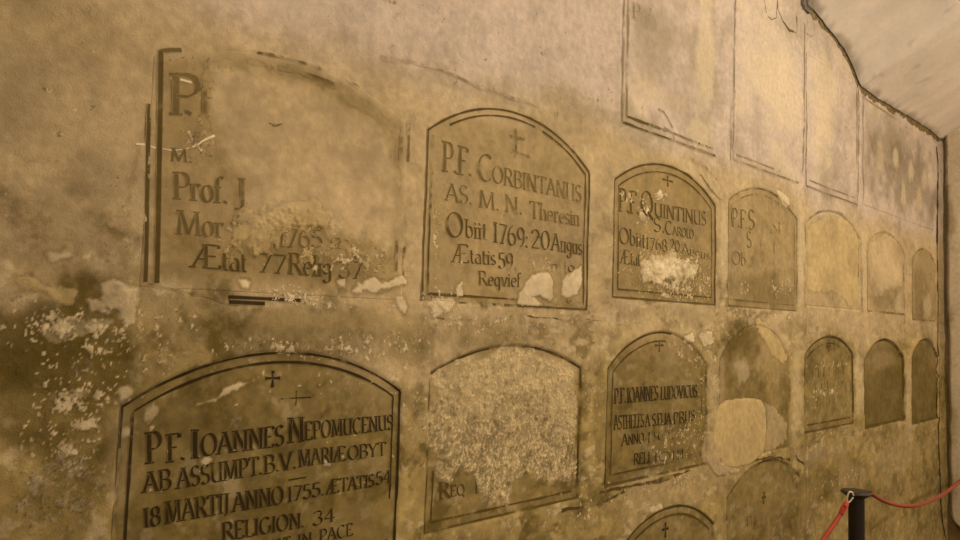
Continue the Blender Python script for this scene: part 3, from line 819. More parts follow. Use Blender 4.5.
def line_px(ink, pts, width_m, wear=None, step=.008):
    q = resample(to_wall(pts), step)
    ink.ribbon(q, width_m, wear)

def outline(p, inset, part, t0=0.0, t1=1.0):
    x0, x1, zb = p[0] + inset, p[1] - inset, p[2] + inset
    xs = np.linspace(x0, x1, 80)
    top = arch_top(p, xs, inset)
    if part == 'L':
        z = np.linspace(zb, top[0], 60)
        q = np.stack([np.full(60, x0), z], 1)
    elif part == 'R':
        z = np.linspace(zb, top[-1], 60)
        q = np.stack([np.full(60, x1), z], 1)
    elif part == 'B':
        q = np.stack([xs, np.full(80, zb)], 1)
    else:
        q = np.stack([xs, top], 1)
    n = len(q)
    return q[int(t0 * (n - 1)):max(int(t0 * (n - 1)) + 2, int(math.ceil(t1 * (n - 1))) + 1)]

def border(parent, key, inset, width, colour, wear, parts='LTRB', seed=0, name='painted_border', label=None):
    p = PANELS[key]
    ink = Ink(colour, wear, wear_size=.09, seed=600 + seed)
    for s in parts.split() if ' ' in parts else parts:
        nm, a, b, wv = s[0], 0.0, 1.0, None
        if len(s) > 1:
            q = s[1:].split(',')
            a, b = float(q[0]), float(q[1])
            wv = float(q[2]) if len(q) > 2 else None
        pts = resample(outline(p, inset, nm, a, b), .008)
        wn = width * (0.85 + 0.35 * fbm(pts[:, 0], pts[:, 1], .06, 3, 610 + seed))
        ink.ribbon(pts, np.maximum(wn, width * .35), wv)
    o = ink.build(name, parent)
    if o is not None and label:
        o['label'] = label
    return o

def cross(parent, c, wpx, hpx, colour, wear=0.1, potent=True, seed=0, stroke=.22):
    x, z = wall_xy(*c)
    _, zt = wall_xy(c[0], c[1] - hpx / 2)
    xr, _ = wall_xy(c[0] + wpx / 2, c[1])
    hh, hw = abs(zt - z), abs(xr - x)
    ink = Ink(colour, wear, wear_size=.03, seed=700 + seed)
    th = hh * stroke
    def bar(a, b, w0, w1):
        q = resample([a, b], .006)
        ink.ribbon(q, np.linspace(w0, w1, len(q)))
    if potent:
        bar((x, z), (x, z + hh), th, th * 2.2)
        bar((x, z), (x, z - hh), th, th * 2.4)
        bar((x, z + hh * .1), (x + hw, z + hh * .1), th, th * 2.0)
        bar((x, z + hh * .1), (x - hw, z + hh * .1), th, th * 2.0)
    else:
        bar((x, z + hh), (x, z - hh), th, th)
        bar((x - hw, z), (x + hw, z), th, th)
    return ink.build('cross', parent)

def slab(key, parent, step):
    """Face of a tablet: an arched plate whose front carries the plaster's relief."""
    p = PANELS[key]
    nc = int((p[1] - p[0]) / step) + 1
    nr = int((p[4] - p[2]) / step) + 1
    e = .0012
    xs = np.linspace(p[0] + e, p[1] - e, nc)
    top = arch_top(p, xs)
    t = np.linspace(0, 1, nr)
    X = np.broadcast_to(xs, (nr, nc))
    Z = p[2] + e + t[:, None] * (top[None, :] - e * 2 - p[2])
    x, z = X.ravel(), Z.ravel().copy()
    col, rel = paint(x, z)
    d = panel_dist(p, x, z)
    rel = rel + base_relief(x, z) + 0.0012 * sstep(0, .006, d) - .0003
    co = np.stack([x, -rel, z], 1)
    f = grid_faces(nr, nc)
    # rim and back
    b = np.concatenate([np.arange(nc), np.arange(1, nr) * nc + nc - 1, (nr - 1) * nc + np.arange(nc - 2, -1, -1), np.arange(nr - 2, 0, -1) * nc])
    n0 = len(co)
    back = co[b].copy()
    by = float(co[:, 1].max()) + 0.002
    back[:, 1] = by
    cen = np.array([[(p[0] + p[1]) / 2, by, (p[2] + p[3]) / 2]])
    co = np.concatenate([co, back, cen])
    col = np.concatenate([col, col[b], col[:1]])
    m = len(b)
    i = np.arange(m)
    j = (i + 1) % m
    rim = np.stack([b[i], n0 + i, n0 + j, b[j]], 1)
    bk = [(n0 + k, n0 + m, n0 + (k + 1) % m) for k in range(m)]
    o = link('panel_face', co, np.concatenate([f, rim]), M_SLAB, parent, col)
    bm = bmesh.new()
    bm.from_mesh(o.data)
    bm.verts.ensure_lookup_table()
    for t3 in bk:
        bm.faces.new([bm.verts[q] for q in t3])
    bm.to_mesh(o.data)
    bm.free()
    return o

ROW_U, ROW_M, ROW_L, ROW_F = 'epitaph tablets of the topmost row', 'epitaph tablets of the upper arched row', 'epitaph tablets of the lower arched row', 'epitaph tablets near the floor'

def tablet(key, label, group, step):
    p = PANELS[key]
    t = thing('epitaph_tablet', ((p[0] + p[1]) / 2, 0, p[2]), label, 'wall tablet', group)
    slab(key, t, step)
    return t

INK = (0.082, 0.054, 0.010)
INK_SOFT = (0.145, 0.102, 0.036)
INK_UP = (0.235, 0.180, 0.105)
INK_DARK = (0.024, 0.013, 0.002)

def plaster_patch(parent, px, key, thick):
    """A trowelled lump of mortar stuck on the wall: domed rim, nearly flat face, ragged outline."""
    pts = np.array(to_wall(px))
    for _ in range(3):                                   # round the corners off
        nx = np.roll(pts, -1, axis=0)
        pts = np.stack([pts * .75 + nx * .25, pts * .25 + nx * .75], 1).reshape(-1, 2)
    pts = resample(np.concatenate([pts, pts[:1]]), .01)[:-1]
    n = len(pts)
    c = pts.mean(axis=0)
    jit = 1 + .030 * fbm(pts[:, 0], pts[:, 1], .04, 3, 411)
    rings = np.concatenate([np.linspace(0.02, .93, 24), [.96, .985, 1.0]])
    P = c + (pts - c)[None] * (jit[None, :, None]) * rings[:, None, None]
    x, z = P[..., 0].ravel(), P[..., 1].ravel()
    rr = np.repeat(rings, n)
    n2, n3 = fbm(x, z, .14, 4, 412), fbm(x, z, .03, 3, 413)
    col = PAL[key][None] * (1 + .13 * n2 + .06 * n3)[:, None]
    dk = sstep(.95, 1.0, rr) * .25
    col = col + (PAL['D'] - col) * dk[:, None]
    y = -(-.006 + (thick + .004) * np.sqrt(np.clip(1 - ((rr - .9) / .1).clip(0, 1) ** 2, 0, 1)) + .0016 * n2 + .0006 * n3)
    co = np.stack([x, y, z], 1)
    m = len(rings)
    f = []
    for i in range(m - 1):
        for k in range(n):
            f.append((i * n + k, (i + 1) * n + k, (i + 1) * n + (k + 1) % n, i * n + (k + 1) % n))
    f.append(tuple(range(n)))
    o = link('plaster_patch', co, f, M_PLASTER, parent, col)
    bm = bmesh.new()
    bm.from_mesh(o.data)
    bmesh.ops.recalc_face_normals(bm, faces=bm.faces)
    bm.to_mesh(o.data)
    bm.free()
    o['label'] = 'round yellow mortar patch'
    return o

def inscription(parent, segs, colour, wear, seed, bold=.16):
    ink = Ink(colour, wear, wear_size=.045, seed=800 + seed)
    for s in segs:
        write(ink, *s[:5], wear=(s[5] if len(s) > 5 else None), bold=bold)
    return ink.build('lettering', parent)

# ---- upper arched row
t = tablet('A', 'large worn tablet at upper left, most of its writing lost under smooth tan plaster', ROW_M, .0031)
border(t, 'A', 0.0, .0085, INK, .12, 'T.35,.75,.62 R.12,.3,.45 R.78,1,.5', 1)
border(t, 'A', .026, .0105, INK, .15, 'T.3,.9,.60 R.12,.3,.45 R.78,1,.45', 2)
for q, wd in (([(148.6, 104), (148.0, 112), (147.8, 122)], .006), ([(148.3, 118), (147, 180), (145.3, 282)], .0085), ([(160.6, 51), (159.5, 120), (158, 200), (156.6, 283)], .0105)):
    ink = Ink(INK, .14, wear_size=.08, seed=812)
    line_px(ink, q, wd)
    ink.build('painted_border', t)
ink = Ink(INK_SOFT, .25, seed=813)
line_px(ink, [(160.5, 51.5), (170, 50), (181, 50.5)], .009)
ink.build('painted_border', t)
ink = Ink(INK_DARK, .1, seed=811)
line_px(ink, [(228, 297), (300, 300.5)], .008)
line_px(ink, [(229, 302), (264, 303.5)], .0095)
ink.build('painted_border', t)
inscription(t, [('P', (168, 114.5), (200, 116), 41, 40, .18), ('.', (184, 115), (192, 115.5), 40, 40, .2), ('F', (200, 117), (216, 117), 36, 36, .62)], INK_SOFT, .3, 1, .17)
inscription(t, [('M.', (170, 161), (192, 163), 13, 13, .35), ('A', (190, 149), (204, 150), 17, 17, .45)], INK_SOFT, .4, 2)
inscription(t, [('Prof.', (172, 199), (228, 204), 27, 26), ('J', (232, 205), (249, 206), 27, 27)], INK_SOFT, .28, 3)
inscription(t, [('Mor', (175, 234), (224, 238), 24, 23, .25), ('1765', (277, 247), (321, 248), 19, 18, .2), ('2', (329, 248), (341, 249), 10, 10, .35), ('s', (341, 249), (349, 250), 12, 12, .5), ('d', (306, 228), (322, 229), 22, 22, .5)], INK_SOFT, .3, 4)
inscription(t, [('Æ', (191, 267), (222, 269), 23, 23, .1), ('tat', (221, 270), (247, 272), 20, 20, .3), ('77', (257, 272), (286, 274), 19, 19, .08), ('Relig', (287, 274), (331, 277), 21, 20, .18), ('37', (337, 278), (362, 279), 18, 17, .32)], INK, .2, 5)

t = tablet('B', 'tablet with double black border and a pale patch of bare plaster at its foot', ROW_M, .0031)
border(t, 'B', 0.0, .0080, INK, .10, 'L T R B.45,1 B0,.45,.55', 11)
border(t, 'B', .020, .0085, INK, .12, 'L0,.35,.35 L.35,1,.55 T.1,.62,.1 T.68,1,.1 R B0,.45,.05 B.45,.62,.5', 12)
inscription(t, [('P.F.', (442, 171), (472, 177), 30, 27), ('C', (477, 180), (493, 182), 27, 26, .42), ('ORBINTANUS', (492, 182), (582, 202), 17, 16, .22)], INK_SOFT, .18, 11, .15)
inscription(t, [('AS.', (445, 200), (473, 205), 17, 18), ('M.', (479, 207), (500, 211), 17, 17), ('N.', (505, 211), (523, 215), 17, 16), ('Theresin', (530, 218), (580, 226), 17, 16)], INK_SOFT, .2, 12, .15)
inscription(t, [('O', (446, 236), (464, 238), 25, 24), ('biit', (465, 237), (488, 240), 18, 18), ('1769:', (493, 242), (529, 248), 20, 19), ('20', (531, 248), (550, 250), 19, 18), ('Augus', (551, 250), (583, 255), 17, 16)], INK, .15, 13, .15)
inscription(t, [('Æ', (452, 262), (470, 263), 18, 18), ('tatis', (470, 263), (496, 265), 15, 15), ('59.', (498, 268), (517, 270), 16, 16), ('mig', (550, 272), (576, 274), 13, 13, .4)], INK, .18, 14, .15)
inscription(t, [('Reqvief', (478, 285), (521, 287), 14, 14)], INK, .15, 15, .16)
ink = Ink(INK_SOFT, .6, seed=815)
for a in ([(500, 147), (512, 150), (522, 154), (533, 157)], [(516, 128), (517, 140), (516, 158)], [(508, 136), (526, 139)]):
    line_px(ink, a, .010, .66)
ink.build('cross', t)

t = tablet('C', 'dark tablet with a small cross and a white splash of flaked plaster in its centre', ROW_M, .0052)
border(t, 'C', 0.0, .0085, INK, .10, 'L T R B', 21)
border(t, 'C', .030, .0070, INK, .14, 'L.0,1,.3 T R B', 22)
cross(t, (668, 181), 10, 11, INK, .1, True, 21)
inscription(t, [('P.F.', (619, 211), (640, 215), 23, 22), ('Q', (641, 214), (654, 216), 24, 23), ('UINTINUS', (654, 216), (707, 226), 13, 14)], INK, .12, 21, .17)
inscription(t, [('S.', (653, 231), (665, 233), 14, 14), ('C', (665, 234), (673, 235), 14, 13), ('AROLO', (673, 235), (694, 239), 9, 9)], INK, .18, 22, .17)
inscription(t, [('Obiit', (619, 243), (646, 248), 16, 15), ('1768', (646, 249), (668, 252), 12, 12, .2), ('20', (670, 250), (680, 252), 11, 11, .2), ('Augus', (681, 253), (710, 260), 10, 9, .3)], INK, .2, 23, .16)
inscription(t, [('Ætat', (620, 263), (641, 266), 14, 13, .2), ('IIII', (693, 277), (708, 280), 8, 8, .45)], INK, .25, 24, .16)
inscription(t, [('R', (642, 282), (651, 283), 12, 12, .25), ('elig', (651, 283), (667, 285), 11, 11, .4), ('nia', (677, 287), (697, 289), 10, 10, .45)], INK, .3, 25, .16)

t = tablet('D', 'faded tablet with large ghostly initials and a dark stained foot', ROW_M, .006)
border(t, 'D', 0.0, .0085, INK_SOFT, .25, 'L T.0,.12 T.12,1,.55 R0,1,.45 B', 31)
border(t, 'D', .028, .0085, INK_SOFT, .3, 'L0,1,.6 T0,1,.62 R0,1,.55 B', 32)
inscription(t, [('P.F.', (732, 226), (748, 229), 18, 18), ('S', (748, 229), (755, 230), 20, 19, .3), ('IIINII', (756, 231), (790, 236), 12, 12, .60)], INK_SOFT, .30, 31, .17)
inscription(t, [('S', (746, 247), (752, 248), 16, 16, .28), ('III', (758, 250), (778, 254), 11, 11, .62)], INK_SOFT, .5, 32, .15)
inscription(t, [('Ob', (732, 264), (746, 266), 13, 13, .3), ('IIIIII', (750, 268), (788, 272), 10, 10, .64)], INK_SOFT, .5, 33, .15)
inscription(t, [('IIIII', (752, 297), (778, 300), 11, 11, .55)], INK_SOFT, .5, 34, .15)

t = tablet('E', 'blank arched tablet filled with smooth yellow mortar, ragged along its foot', ROW_M, .007)
border(t, 'E', -.012, .010, INK_SOFT, .5, 'L0,1,.5 T0,1,.62 R0,1,.55', 41)
border(t, 'E', .03, .012, INK_SOFT, .45, 'R.45,1,.35 T.7,1,.4', 42)

t = tablet('F', 'pale blotchy tablet of the upper arched row, second from the far corner', ROW_M, .008)
border(t, 'F', 0.0, .013, INK_SOFT, .5, 'L0,.9,.42 R0,1,.6 B0,1,.4', 51)

t = tablet('G', 'narrow-looking stained tablet of the upper arched row, right beside the far corner', ROW_M, .008)
border(t, 'G', 0.0, .013, INK_SOFT, .5, 'L0,1,.4 T0,1,.6 B0,1,.5', 52)

# ---- lower arched row
t = tablet('lA', 'large tablet with long dark legible inscription and cross, nearest in the lower row', ROW_L, .0031)
border(t, 'lA', 0.0, .0068, INK_DARK, .28, 'L0,.8,.45 L.8,1,.2 T0,.3,.4 T.3,1,.25 R.0,1,.2 B', 61)
border(t, 'lA', .022, .0066, INK_DARK, .16, 'L T R.3,1,.15 B.8,1,.1', 62)
cross(t, (272.5, 379), 15, 17, INK_DARK, .05, True, 61, .20)
cross(t, (296, 398), 30, 15, INK_DARK, .3, False, 62, .16)
inscription(t, [('P', (146, 464), (162, 462), 31, 30, .10), ('F.', (167, 463), (186, 460), 28, 27), ('I', (191, 459), (200, 458), 29, 28), ('OANNES', (201, 457), (284, 445), 22, 20), ('N', (287, 443), (304, 441), 25, 24), ('EPOMUCENUS', (304, 440), (393, 429), 18, 14)], INK_DARK, .03, 61, .18)
inscription(t, [('AB', (143, 493), (172, 489), 20, 20), ('ASSUMPT.', (177, 489), (262, 474), 20, 18), ('B.V.', (263, 474), (296, 468), 18, 17), ('MARIÆ', (298, 467), (346, 460), 17, 14), ('OBYT', (347, 460), (386, 455), 14, 13)], INK_DARK, .03, 62, .17)
inscription(t, [('18', (143, 528), (161, 525), 19, 19), ('MARTIJ', (165, 524), (229, 512), 22, 19), ('ANNO', (232, 512), (283, 503), 19, 17), ('1755.', (286, 502), (324, 495), 15, 14), ('ÆTATIS', (326, 494), (374, 486), 14, 12), ('54', (375, 485), (391, 482), 13, 12)], INK_DARK, .03, 63, .18)
inscription(t, [('RELIGION.', (221, 541), (304, 527), 18, 15), ('34', (312, 526), (335, 521), 14, 13)], INK_DARK, .03, 64, .19)
inscription(t, [('REQVIESCAT', (218, 566), (290, 549), 14, 13), ('IN', (297, 548), (312, 544), 13, 12), ('PACE', (319, 543), (353, 535), 13, 12)], INK_DARK, .03, 65, .18)
ink = Ink(INK_DARK, .1, seed=866)
line_px(ink, [(288, 480), (306, 477)], .003)
ink.build('dash', t)

t = tablet('lB', 'tablet covered almost wholly by a rough crust of blistered salt', ROW_L, .0031)
border(t, 'lB', 0.0, .0075, INK, .2, 'L0,.35,.1 L.35,1,.45 T0,.35,.25 T.35,.65,.55 T.65,1,.3 R0,.7,.4 R.85,1,.05 B', 71)  # arch-top stretch is mostly the ledge's shadow, painted as a dark line
border(t, 'lB', .024, .0075, INK, .2, 'L0,.35,.05 R0,.6,.5 B0,.3,.25 B.3,1,.05', 72)
inscription(t, [('R', (439, 500), (451, 498), 17, 17, .02), ('EQ', (451, 497), (466, 495), 11, 11, .15), ('I', (474, 494), (481, 493), 14, 14, .25)], INK, .15, 71, .2)
inscription(t, [('CAT', (538, 479), (560, 476), 7, 7, .35)], INK, .3, 72, .2)

t = tablet('lC', 'brown tablet with small cross and narrow capital writing, salt speckles low down', ROW_L, .0052)
border(t, 'lC', 0.0, .011, INK, .10, 'L T0,.6,.1 T.6,1,.7 R0,.5,.6 R.5,1,.4 B0,1,.3', 81)
border(t, 'lC', .034, .0080, INK, .12, 'L0,1,.08 T0,.55,.1 R0,1,.55 B0,.7,.35', 82)
cross(t, (660, 346), 9, 12, INK, .05, True, 81)
inscription(t, [('P.F.', (615, 404), (627, 403), 15, 15), ('IOANNES', (628, 403), (659, 400), 15, 14), ('LUDOVICUS', (661, 400), (698, 397), 13, 12)], INK_DARK, .10, 81, .19)
inscription(t, [('ASTHELES', (615, 430), (645, 427), 14, 13), ('A', (646, 427), (651, 426), 12, 12), ('S.ELIA', (653, 426), (672, 424), 12, 11, .12), ('PRUS', (674, 424), (696, 420), 11, 10, .12)], INK_DARK, .10, 82, .18)
inscription(t, [('A', (622, 446), (629, 445), 12, 12), ('NNO', (629, 445), (645, 443), 10, 10, .2), ('IIOIIII', (647, 443), (690, 437), 10, 10, .32)], INK_DARK, .2, 83, .18)
inscription(t, [('RELI', (635, 465), (651, 463), 11, 11, .15), ('IOIII', (654, 463), (686, 458), 9, 9, .38)], INK_DARK, .2, 84, .18)

t = tablet('lD', 'tablet half buried under a round yellow mortar patch', ROW_L, .006)
plaster_patch(t, [(714, 421), (717, 406), (734, 398), (757, 398), (764, 402), (767, 420), (766, 442), (763, 456), (742, 470), (720, 467), (711, 444)], 'Y', .007)
border(t, 'lD', 0.0, .012, INK_SOFT, .55, 'L.6,1,.6 T0,.4,.6 R.5,1,.6', 91)
inscription(t, [('IIIIIIII', (728, 395), (775, 389), 9, 9, .62)], INK_SOFT, .5, 91)

t = tablet('lE', 'small-looking tablet crossed by white horizontal scrapes, above the black post', ROW_L, .007)
border(t, 'lE', 0.0, .013, INK, .25, 'L0,1,.45 T R B', 101)
border(t, 'lE', .035, .010, INK, .3, 'T0,1,.4 R0,1,.55 B', 102)
cross(t, (829, 347), 5, 10, INK, .1, True, 101)
inscription(t, [('IIIIIII', (811, 378), (846, 374), 9, 9, .35)], INK, .3, 101, .2)
inscription(t, [('IIIII', (813, 390), (842, 387), 8, 8, .42)], INK, .3, 102, .2)
inscription(t, [('IIII', (815, 407), (838, 404), 8, 8, .5)], INK, .4, 103, .2)

t = tablet('lF', 'plain dark brown arched tablet in the lower row, just right of the scraped one', ROW_L, .008)
border(t, 'lF', 0.0, .016, INK, .25, 'L0,1,.35 T0,1,.25 R B', 111)
t = tablet('lG', 'plain dark brown tablet in the lower row, right beside the far corner', ROW_L, .008)
border(t, 'lG', 0.0, .014, INK, .3, 'L0,1,.4 T0,1,.45 B', 112)

# ---- row near the floor
t = tablet('tC', 'arched tablet top with small dark cross, low beneath the brown speckled tablet', ROW_F, .0055)
border(t, 'tC', 0.0, .011, INK, .14, 'L0,1,.5 T0,1,.14 R0,1,.5', 121)
border(t, 'tC', .032, .010, INK, .14, 'L0,1,.4 T0,1,.14 R0,1,.5', 122)
cross(t, (666, 530), 6, 15, INK_DARK, .05, True, 121, .2)
t = tablet('tD', 'greyish tablet with faint cross, low beneath the round yellow mortar patch', ROW_F, .0065)
border(t, 'tD', 0.0, .013, INK, .4, 'T.05,.75,.35', 131)
cross(t, (764, 498), 4, 12, INK, .2, True, 131, .25)
inscription(t, [('III', (746, 526), (757, 525), 9, 9, .2), ('IIIII', (764, 525), (788, 522), 8, 8, .55)], INK, .3, 131)

# ---- topmost row
t = tablet('uA', 'chalky upper tablet with double lines at its left and foot, faint initials', ROW_U, .0065)
border(t, 'uA', 0.0, .012, INK_UP, .25, 'L0,1,.35 B.45,1,.3', 141)
border(t, 'uA', 0.0, .012, INK, .25, 'B0,.5,.05', 143)
border(t, 'uA', .028, .011, INK, .25, 'B0,.45,.05', 144)
border(t, 'uA', .028, .012, INK_UP, .25, 'L0,1,.35 B.45,1,.42', 142)
inscription(t, [('P.F', (632, 17), (651, 24), 15, 15, .42)], INK_UP, .4, 141, .14)
ink = Ink(INK_UP, .35, seed=842)
for a in ([(657, 109), (663, 112), (669, 121), (672, 128)], [(664, 128), (672, 133), (674, 142)]):
    line_px(ink, a, .010)
ink.build('scratch', t)
t = tablet('uB', 'smooth pale blank upper tablet with hooked crack lines near its top', ROW_U, .009)
border(t, 'uB', 0.0, .011, INK_UP, .4, 'L0,1,.5 B0,.6,.3 B.6,1,.5', 151)
border(t, 'uB', .026, .011, INK_UP, .4, 'B0,.6,.3 B.6,1,.55', 152)
t = tablet('uC', 'mottled upper tablet under the bend of the ceiling crack', ROW_U, .009)
border(t, 'uC', 0.0, .012, INK_UP, .3, 'L0,1,.45 R0,1,.45 B', 161)
border(t, 'uC', .035, .010, INK_UP, .3, 'B', 162)
t = tablet('uD', 'grey upper tablet dotted with pale oval spots, second from the far corner', ROW_U, .010)
border(t, 'uD', 0.0, .014, INK_UP, .4, 'L0,1,.5', 171)
t = tablet('uE', 'grey blotched upper tablet touching the far corner', ROW_U, .010)

# ------------------------------------------------------------------ cracks of the long wall
def crack(pts, width, wear=.1, colour=INK_DARK, seed=0):
    ink = Ink(colour, wear, lift=.0016, wear_size=.06, seed=900 + seed)
    q = resample(to_wall(pts), .008)
    q = q + np.stack([fbm(q[:, 0], q[:, 1], .05, 3, 901 + seed), fbm(q[:, 0], q[:, 1], .05, 3, 950 + seed)], 1) * .004
    wn = width * (.8 + .6 * fbm(q[:, 0], q[:, 1], .07, 3, 902 + seed))
    ink.ribbon(q, np.maximum(wn, width * .3))
    o = ink.build('crack', None)
    if o is not None:
        structure(o)

crack([(936, 146), (937.5, 165), (937, 230), (937.5, 300), (938, 380), (938.5, 450), (940, 500), (943, 525), (947, 545)], .035, .05, INK_DARK, 1)
crack([(764, -4), (764.5, 8), (767, 17), (772, 20), (776, 17), (777, 6), (777.5, -4)], .010, .35, INK, 2)
crack([(777.5, -4), (778, 10), (782, 20), (789, 30), (796, 32.5), (797, 30), (796.5, 16)], .011, .2, INK, 3)
crack([(805, 32), (809, 37), (813, 35), (814, 24)], .010, .35, INK, 4)
crack([(735, -2), (735, 60), (732, 110), (731, 160)], .010, .35, INK_UP, 5)
crack([(803.5, 24), (803, 90), (802, 172)], .015, .3, INK_UP, 6)
crack([(858, 86), (858, 140), (857, 206)], .018, .3, INK_UP, 7)
crack([(380, 58), (412, 62), (440, 70), (480, 88), (515, 98), (540, 106)], .010, .52, INK_UP, 8)
crack([(432, 318), (470, 320), (520, 315), (580, 320), (640, 322)], .006, .55, INK, 9)
crack([(148, 285), (180, 293), (226, 299)], .008, .45, INK, 10)
crack([(600, 492), (640, 484), (668, 478), (690, 470)], .016, .25, INK, 11)
crack([(560, 510), (600, 504), (625, 490)], .010, .4, INK, 12)
crack([(725, 472), (745, 462), (770, 457), (782, 458), (790, 460)], .014, .2, INK, 13)
crack([(795, 456), (799, 460), (805, 464)], .012, .2, INK_DARK, 14)
crack([(700, 175), (712, 190), (720, 200)], .016, .4, INK_SOFT, 15)
crack([(690, 158), (704, 165), (718, 180)], .012, .5, INK_SOFT, 16)
crack([(770, 430), (780, 428), (786, 432)], .02, .2, INK_DARK, 17)

PALE = tuple(PAL['W'])
crack([(137, 142.5), (148, 144), (160, 147), (172, 149.5), (183, 149), (192, 147), (202, 141), (214, 135)], .005, .2, PALE, 21)
crack([(188, 132), (191, 140), (196, 146), (202, 152)], .005, .25, PALE, 22)
crack([(171, 80), (182, 79), (192, 82), (200, 88)], .005, .3, PALE, 23)
crack([(258, 130), (266, 124), (275, 127), (284, 124), (296, 126)], .006, .4, INK_SOFT, 24)
crack([(262, 134), (272, 138), (282, 134)], .006, .45, INK_SOFT, 25)

# small iron stub where the crack of the vault begins
def lump(name, c, r, mat, seed, parent=None):
    bm = bmesh.new()
    bmesh.ops.create_icosphere(bm, subdivisions=3, radius=1.0)
    for v in bm.verts:
        n = v.co.copy()
        k = 1 + .25 * math.sin(n.x * 3 + seed) * math.cos(n.z * 4 + seed) + .12 * math.sin(n.y * 9 + seed)
        v.co = Vector((c[0] + n.x * r[0] * k, c[1] + n.y * r[1] * k, c[2] + n.z * r[2] * k))
    me = bpy.data.meshes.new(name)
    bm.to_mesh(me)
    bm.free()
    me.polygons.foreach_set('use_smooth', np.ones(len(me.polygons), dtype=bool))
    me.materials.append(mat)
    o = bpy.data.objects.new(name, me)
    COL.objects.link(o)
    return o

sx_, sz_ = wall_xy(804.5, 3)
stub = box('wall_stub', (sx_ - .055, -0.035, sz_ - .05), (sx_ + .055, 0.06, sz_ + .08), M_STUB)
bm = bmesh.new()
bm.from_mesh(stub.data)
bmesh.ops.bevel(bm, geom=list(bm.edges), offset=.016, segments=3, affect='EDGES')
bm.to_mesh(stub.data)
bm.free()
tag(stub, 'small grey stub sticking out of the wall where the ceiling crack begins', 'wall stub')

# ------------------------------------------------------------------ barrier post and ropes
def lathe(name, prof, centre, mat, parent=None, seg=40):
    v, f = [], []
    for r, z in prof:
        for k in range(seg):
            a = 2 * math.pi * k / seg
            v.append((centre[0] + r * math.cos(a), centre[1] + r * math.sin(a), centre[2] + z))
    n = len(prof)
    for i in range(n - 1):
        for k in range(seg):
            f.append((i * seg + k, i * seg + (k + 1) % seg, (i + 1) * seg + (k + 1) % seg, (i + 1) * seg + k))
    f.append(tuple(range(seg))[::-1])
    f.append(tuple((n - 1) * seg + k for k in range(seg)))
    o = link(name, v, f, mat, parent)
    md = o.modifiers.new('edge', 'EDGE_SPLIT')
    md.split_angle = math.radians(40)
    return o

def tube(name, pts, rad, mat, parent=None, seg=12, sub=6):
    """Round cord through the points (Catmull-Rom), as one mesh."""
    P = [np.array(p, float) for p in pts]
    P = [2 * P[0] - P[1]] + P + [2 * P[-1] - P[-2]]
    path = []
    for i in range(1, len(P) - 2):
        for s in np.linspace(0, 1, sub, endpoint=False):
            p0, p1, p2, p3 = P[i - 1:i + 3]
            path.append(.5 * ((2 * p1) + (-p0 + p2) * s + (2 * p0 - 5 * p1 + 4 * p2 - p3) * s ** 2 + (-p0 + 3 * p1 - 3 * p2 + p3) * s ** 3))
    path.append(P[-2])
    path = np.array(path)
    v, f = [], []
    ref = np.array([0.13, 0.21, 1.0])
    for i, c in enumerate(path):
        tn = path[min(i + 1, len(path) - 1)] - path[max(i - 1, 0)]
        tn /= np.linalg.norm(tn)
        s = np.cross(tn, ref)
        if np.linalg.norm(s) < .2:
            s = np.cross(tn, np.array([1.0, .3, 0]))
        s /= np.linalg.norm(s)
        u = np.cross(s, tn)
        r = rad if np.isscalar(rad) else np.interp(i / (len(path) - 1), np.linspace(0, 1, len(rad)), rad)
        for k in range(seg):
            a = 2 * math.pi * k / seg
            v.append(c + r * (math.cos(a) * s + math.sin(a) * u))
    for i in range(len(path) - 1):
        for k in range(seg):
            f.append((i * seg + k, i * seg + (k + 1) % seg, (i + 1) * seg + (k + 1) % seg, (i + 1) * seg + k))
    f.append(tuple(range(seg))[::-1])
    f.append(tuple((len(path) - 1) * seg + k for k in range(seg)))
    return link(name, v, f, mat, parent)

PC = at_height(856.3, 489.5, 0.975)
PC[2] = 0.0
post = thing('barrier_post', tuple(PC), 'black barrier post with flat round cap standing before the wall', 'barrier post')
lathe('base', [(.02, 0), (.150, 0), (.155, .006), (.150, .016), (.07, .026), (.036, .04), (.02, .04)], PC, M_BLACK, post)
lathe('pole', [(.02, .035), (.0325, .035), (.0325, .945), (.02, .945)], PC, M_BLACK, post)
lathe('cap', [(.02, .943), (.040, .944), (.057, .956), (.0625, .963), (.060, .969), (.040, .973), (.010, .974)], PC, M_CAP, post)

def on_ray(px, py, depth):
    v = MW @ np.array([px - 480.0, py - 270.0, F_PX]) / F_PX
    return CPOS + v * depth

def depth_of(p):
    return float((np.asarray(p) - CPOS) @ (MW @ np.array([0, 0, 1.0])))
pd = depth_of((PC[0], PC[1], .95))

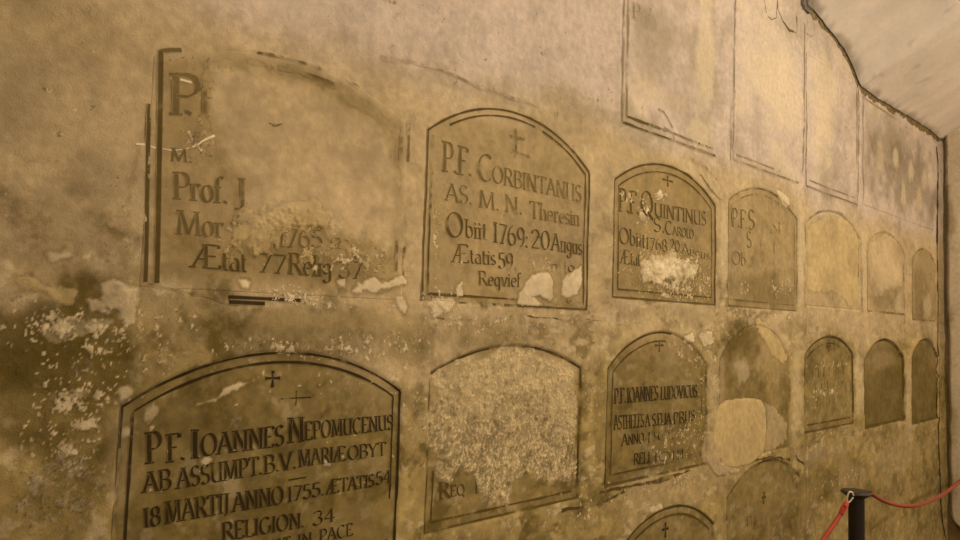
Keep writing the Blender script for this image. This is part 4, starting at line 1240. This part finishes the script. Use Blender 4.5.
# rope going right, to an eye on the end wall
end = at_x(1002, 458, 6.59)
a0 = on_ray(870.5, 493.0, pd - .01)
px_pts = [(870.5, 493.0), (874, 495.5), (884, 501), (895, 504.6), (905, 506), (916, 505.6), (928, 502), (940, 496.2), (950, 489.5), (960, 481.5), (975, 471), (1002, 458)]
dend = depth_of(end)
s_ = np.linspace(0, 1, len(px_pts))
rope = thing('barrier_rope', tuple(a0), 'thin red rope sagging from the black post towards the right edge', 'rope')
cord = []
for i, q in enumerate(px_pts):
    u = (q[0] - px_pts[0][0]) / (px_pts[-1][0] - px_pts[0][0])
    cord.append(on_ray(q[0], q[1], pd - .01 + (dend - pd) * max(0, u) ** 1.5))
tube('cord', cord, [.0085, .0085, .009, .010, .012], M_ROPE, rope, 12, 6)
e0 = cord[-1]
tube('eye', [e0 + np.array([.012, .0, .0]) + .02 * np.array([0, math.cos(a), math.sin(a)]) for a in np.linspace(0, 2 * math.pi, 13)], .004, M_HOOK, rope, 8, 3)
lathe('collar', [(.003, -.008), (.0065, -.008), (.007, 0), (.0065, .008), (.003, .008)], a0 + np.array([-.004, 0, .000]), M_BLACK, rope, 16)

# rope going down to the left: steel hook, red plastic end piece, cord running down to the floor
h0 = on_ray(851, 493.5, pd - .066)
rope2 = thing('barrier_rope', tuple(h0), 'red rope clipped with a bright steel hook to the left of the black post', 'rope')
dl = pd - .07
hook_px = [(853.8, 495.6), (852.0, 492.4), (849.4, 492.0), (847.8, 495.5), (847.2, 500.0), (848.0, 502.6), (850.2, 501.2), (853.2, 497.4)]
tube('hook', [on_ray(x, y, dl) for x, y in hook_px], .0032, M_HOOK, rope2, 10, 5)
tube('end_piece', [on_ray(847.4, 501.6, dl), on_ray(845.6, 504.8, dl), on_ray(842.8, 510.0, dl), on_ray(840.6, 514.6, dl)], [.0065, .0125, .0130, .0105], M_CLIP, rope2, 16, 5)
pa, pb = on_ray(841, 514, dl), on_ray(822.5, 540.5, dl - .06)
pb2 = on_ray(806, 566, dl - .12)
fl = [np.array([pb2[0] - .06, pb2[1] - .10, .45]), np.array([pb2[0] - .14, pb2[1] - .2, .16]), np.array([pb2[0] - .26, pb2[1] - .32, .02]),
      np.array([pb2[0] - .50, pb2[1] - .40, .0125]), np.array([pb2[0] - .85, pb2[1] - .38, .0125]), np.array([pb2[0] - 1.2, pb2[1] - .46, .0125])]
tube('cord', [pa, (pa + pb) / 2, pb, pb2] + fl, .0088, M_CORD, rope2, 12, 6)
for q, r in (((844.8, 506.4), .004), ((842.0, 514.6), .0036)):
    c = on_ray(q[0], q[1], dl - .0115)
    o = lump('slot', c, (r, r, r), M_BLACK, 1)
    o.parent = rope2
    o.location = -Vector(rope2.location)
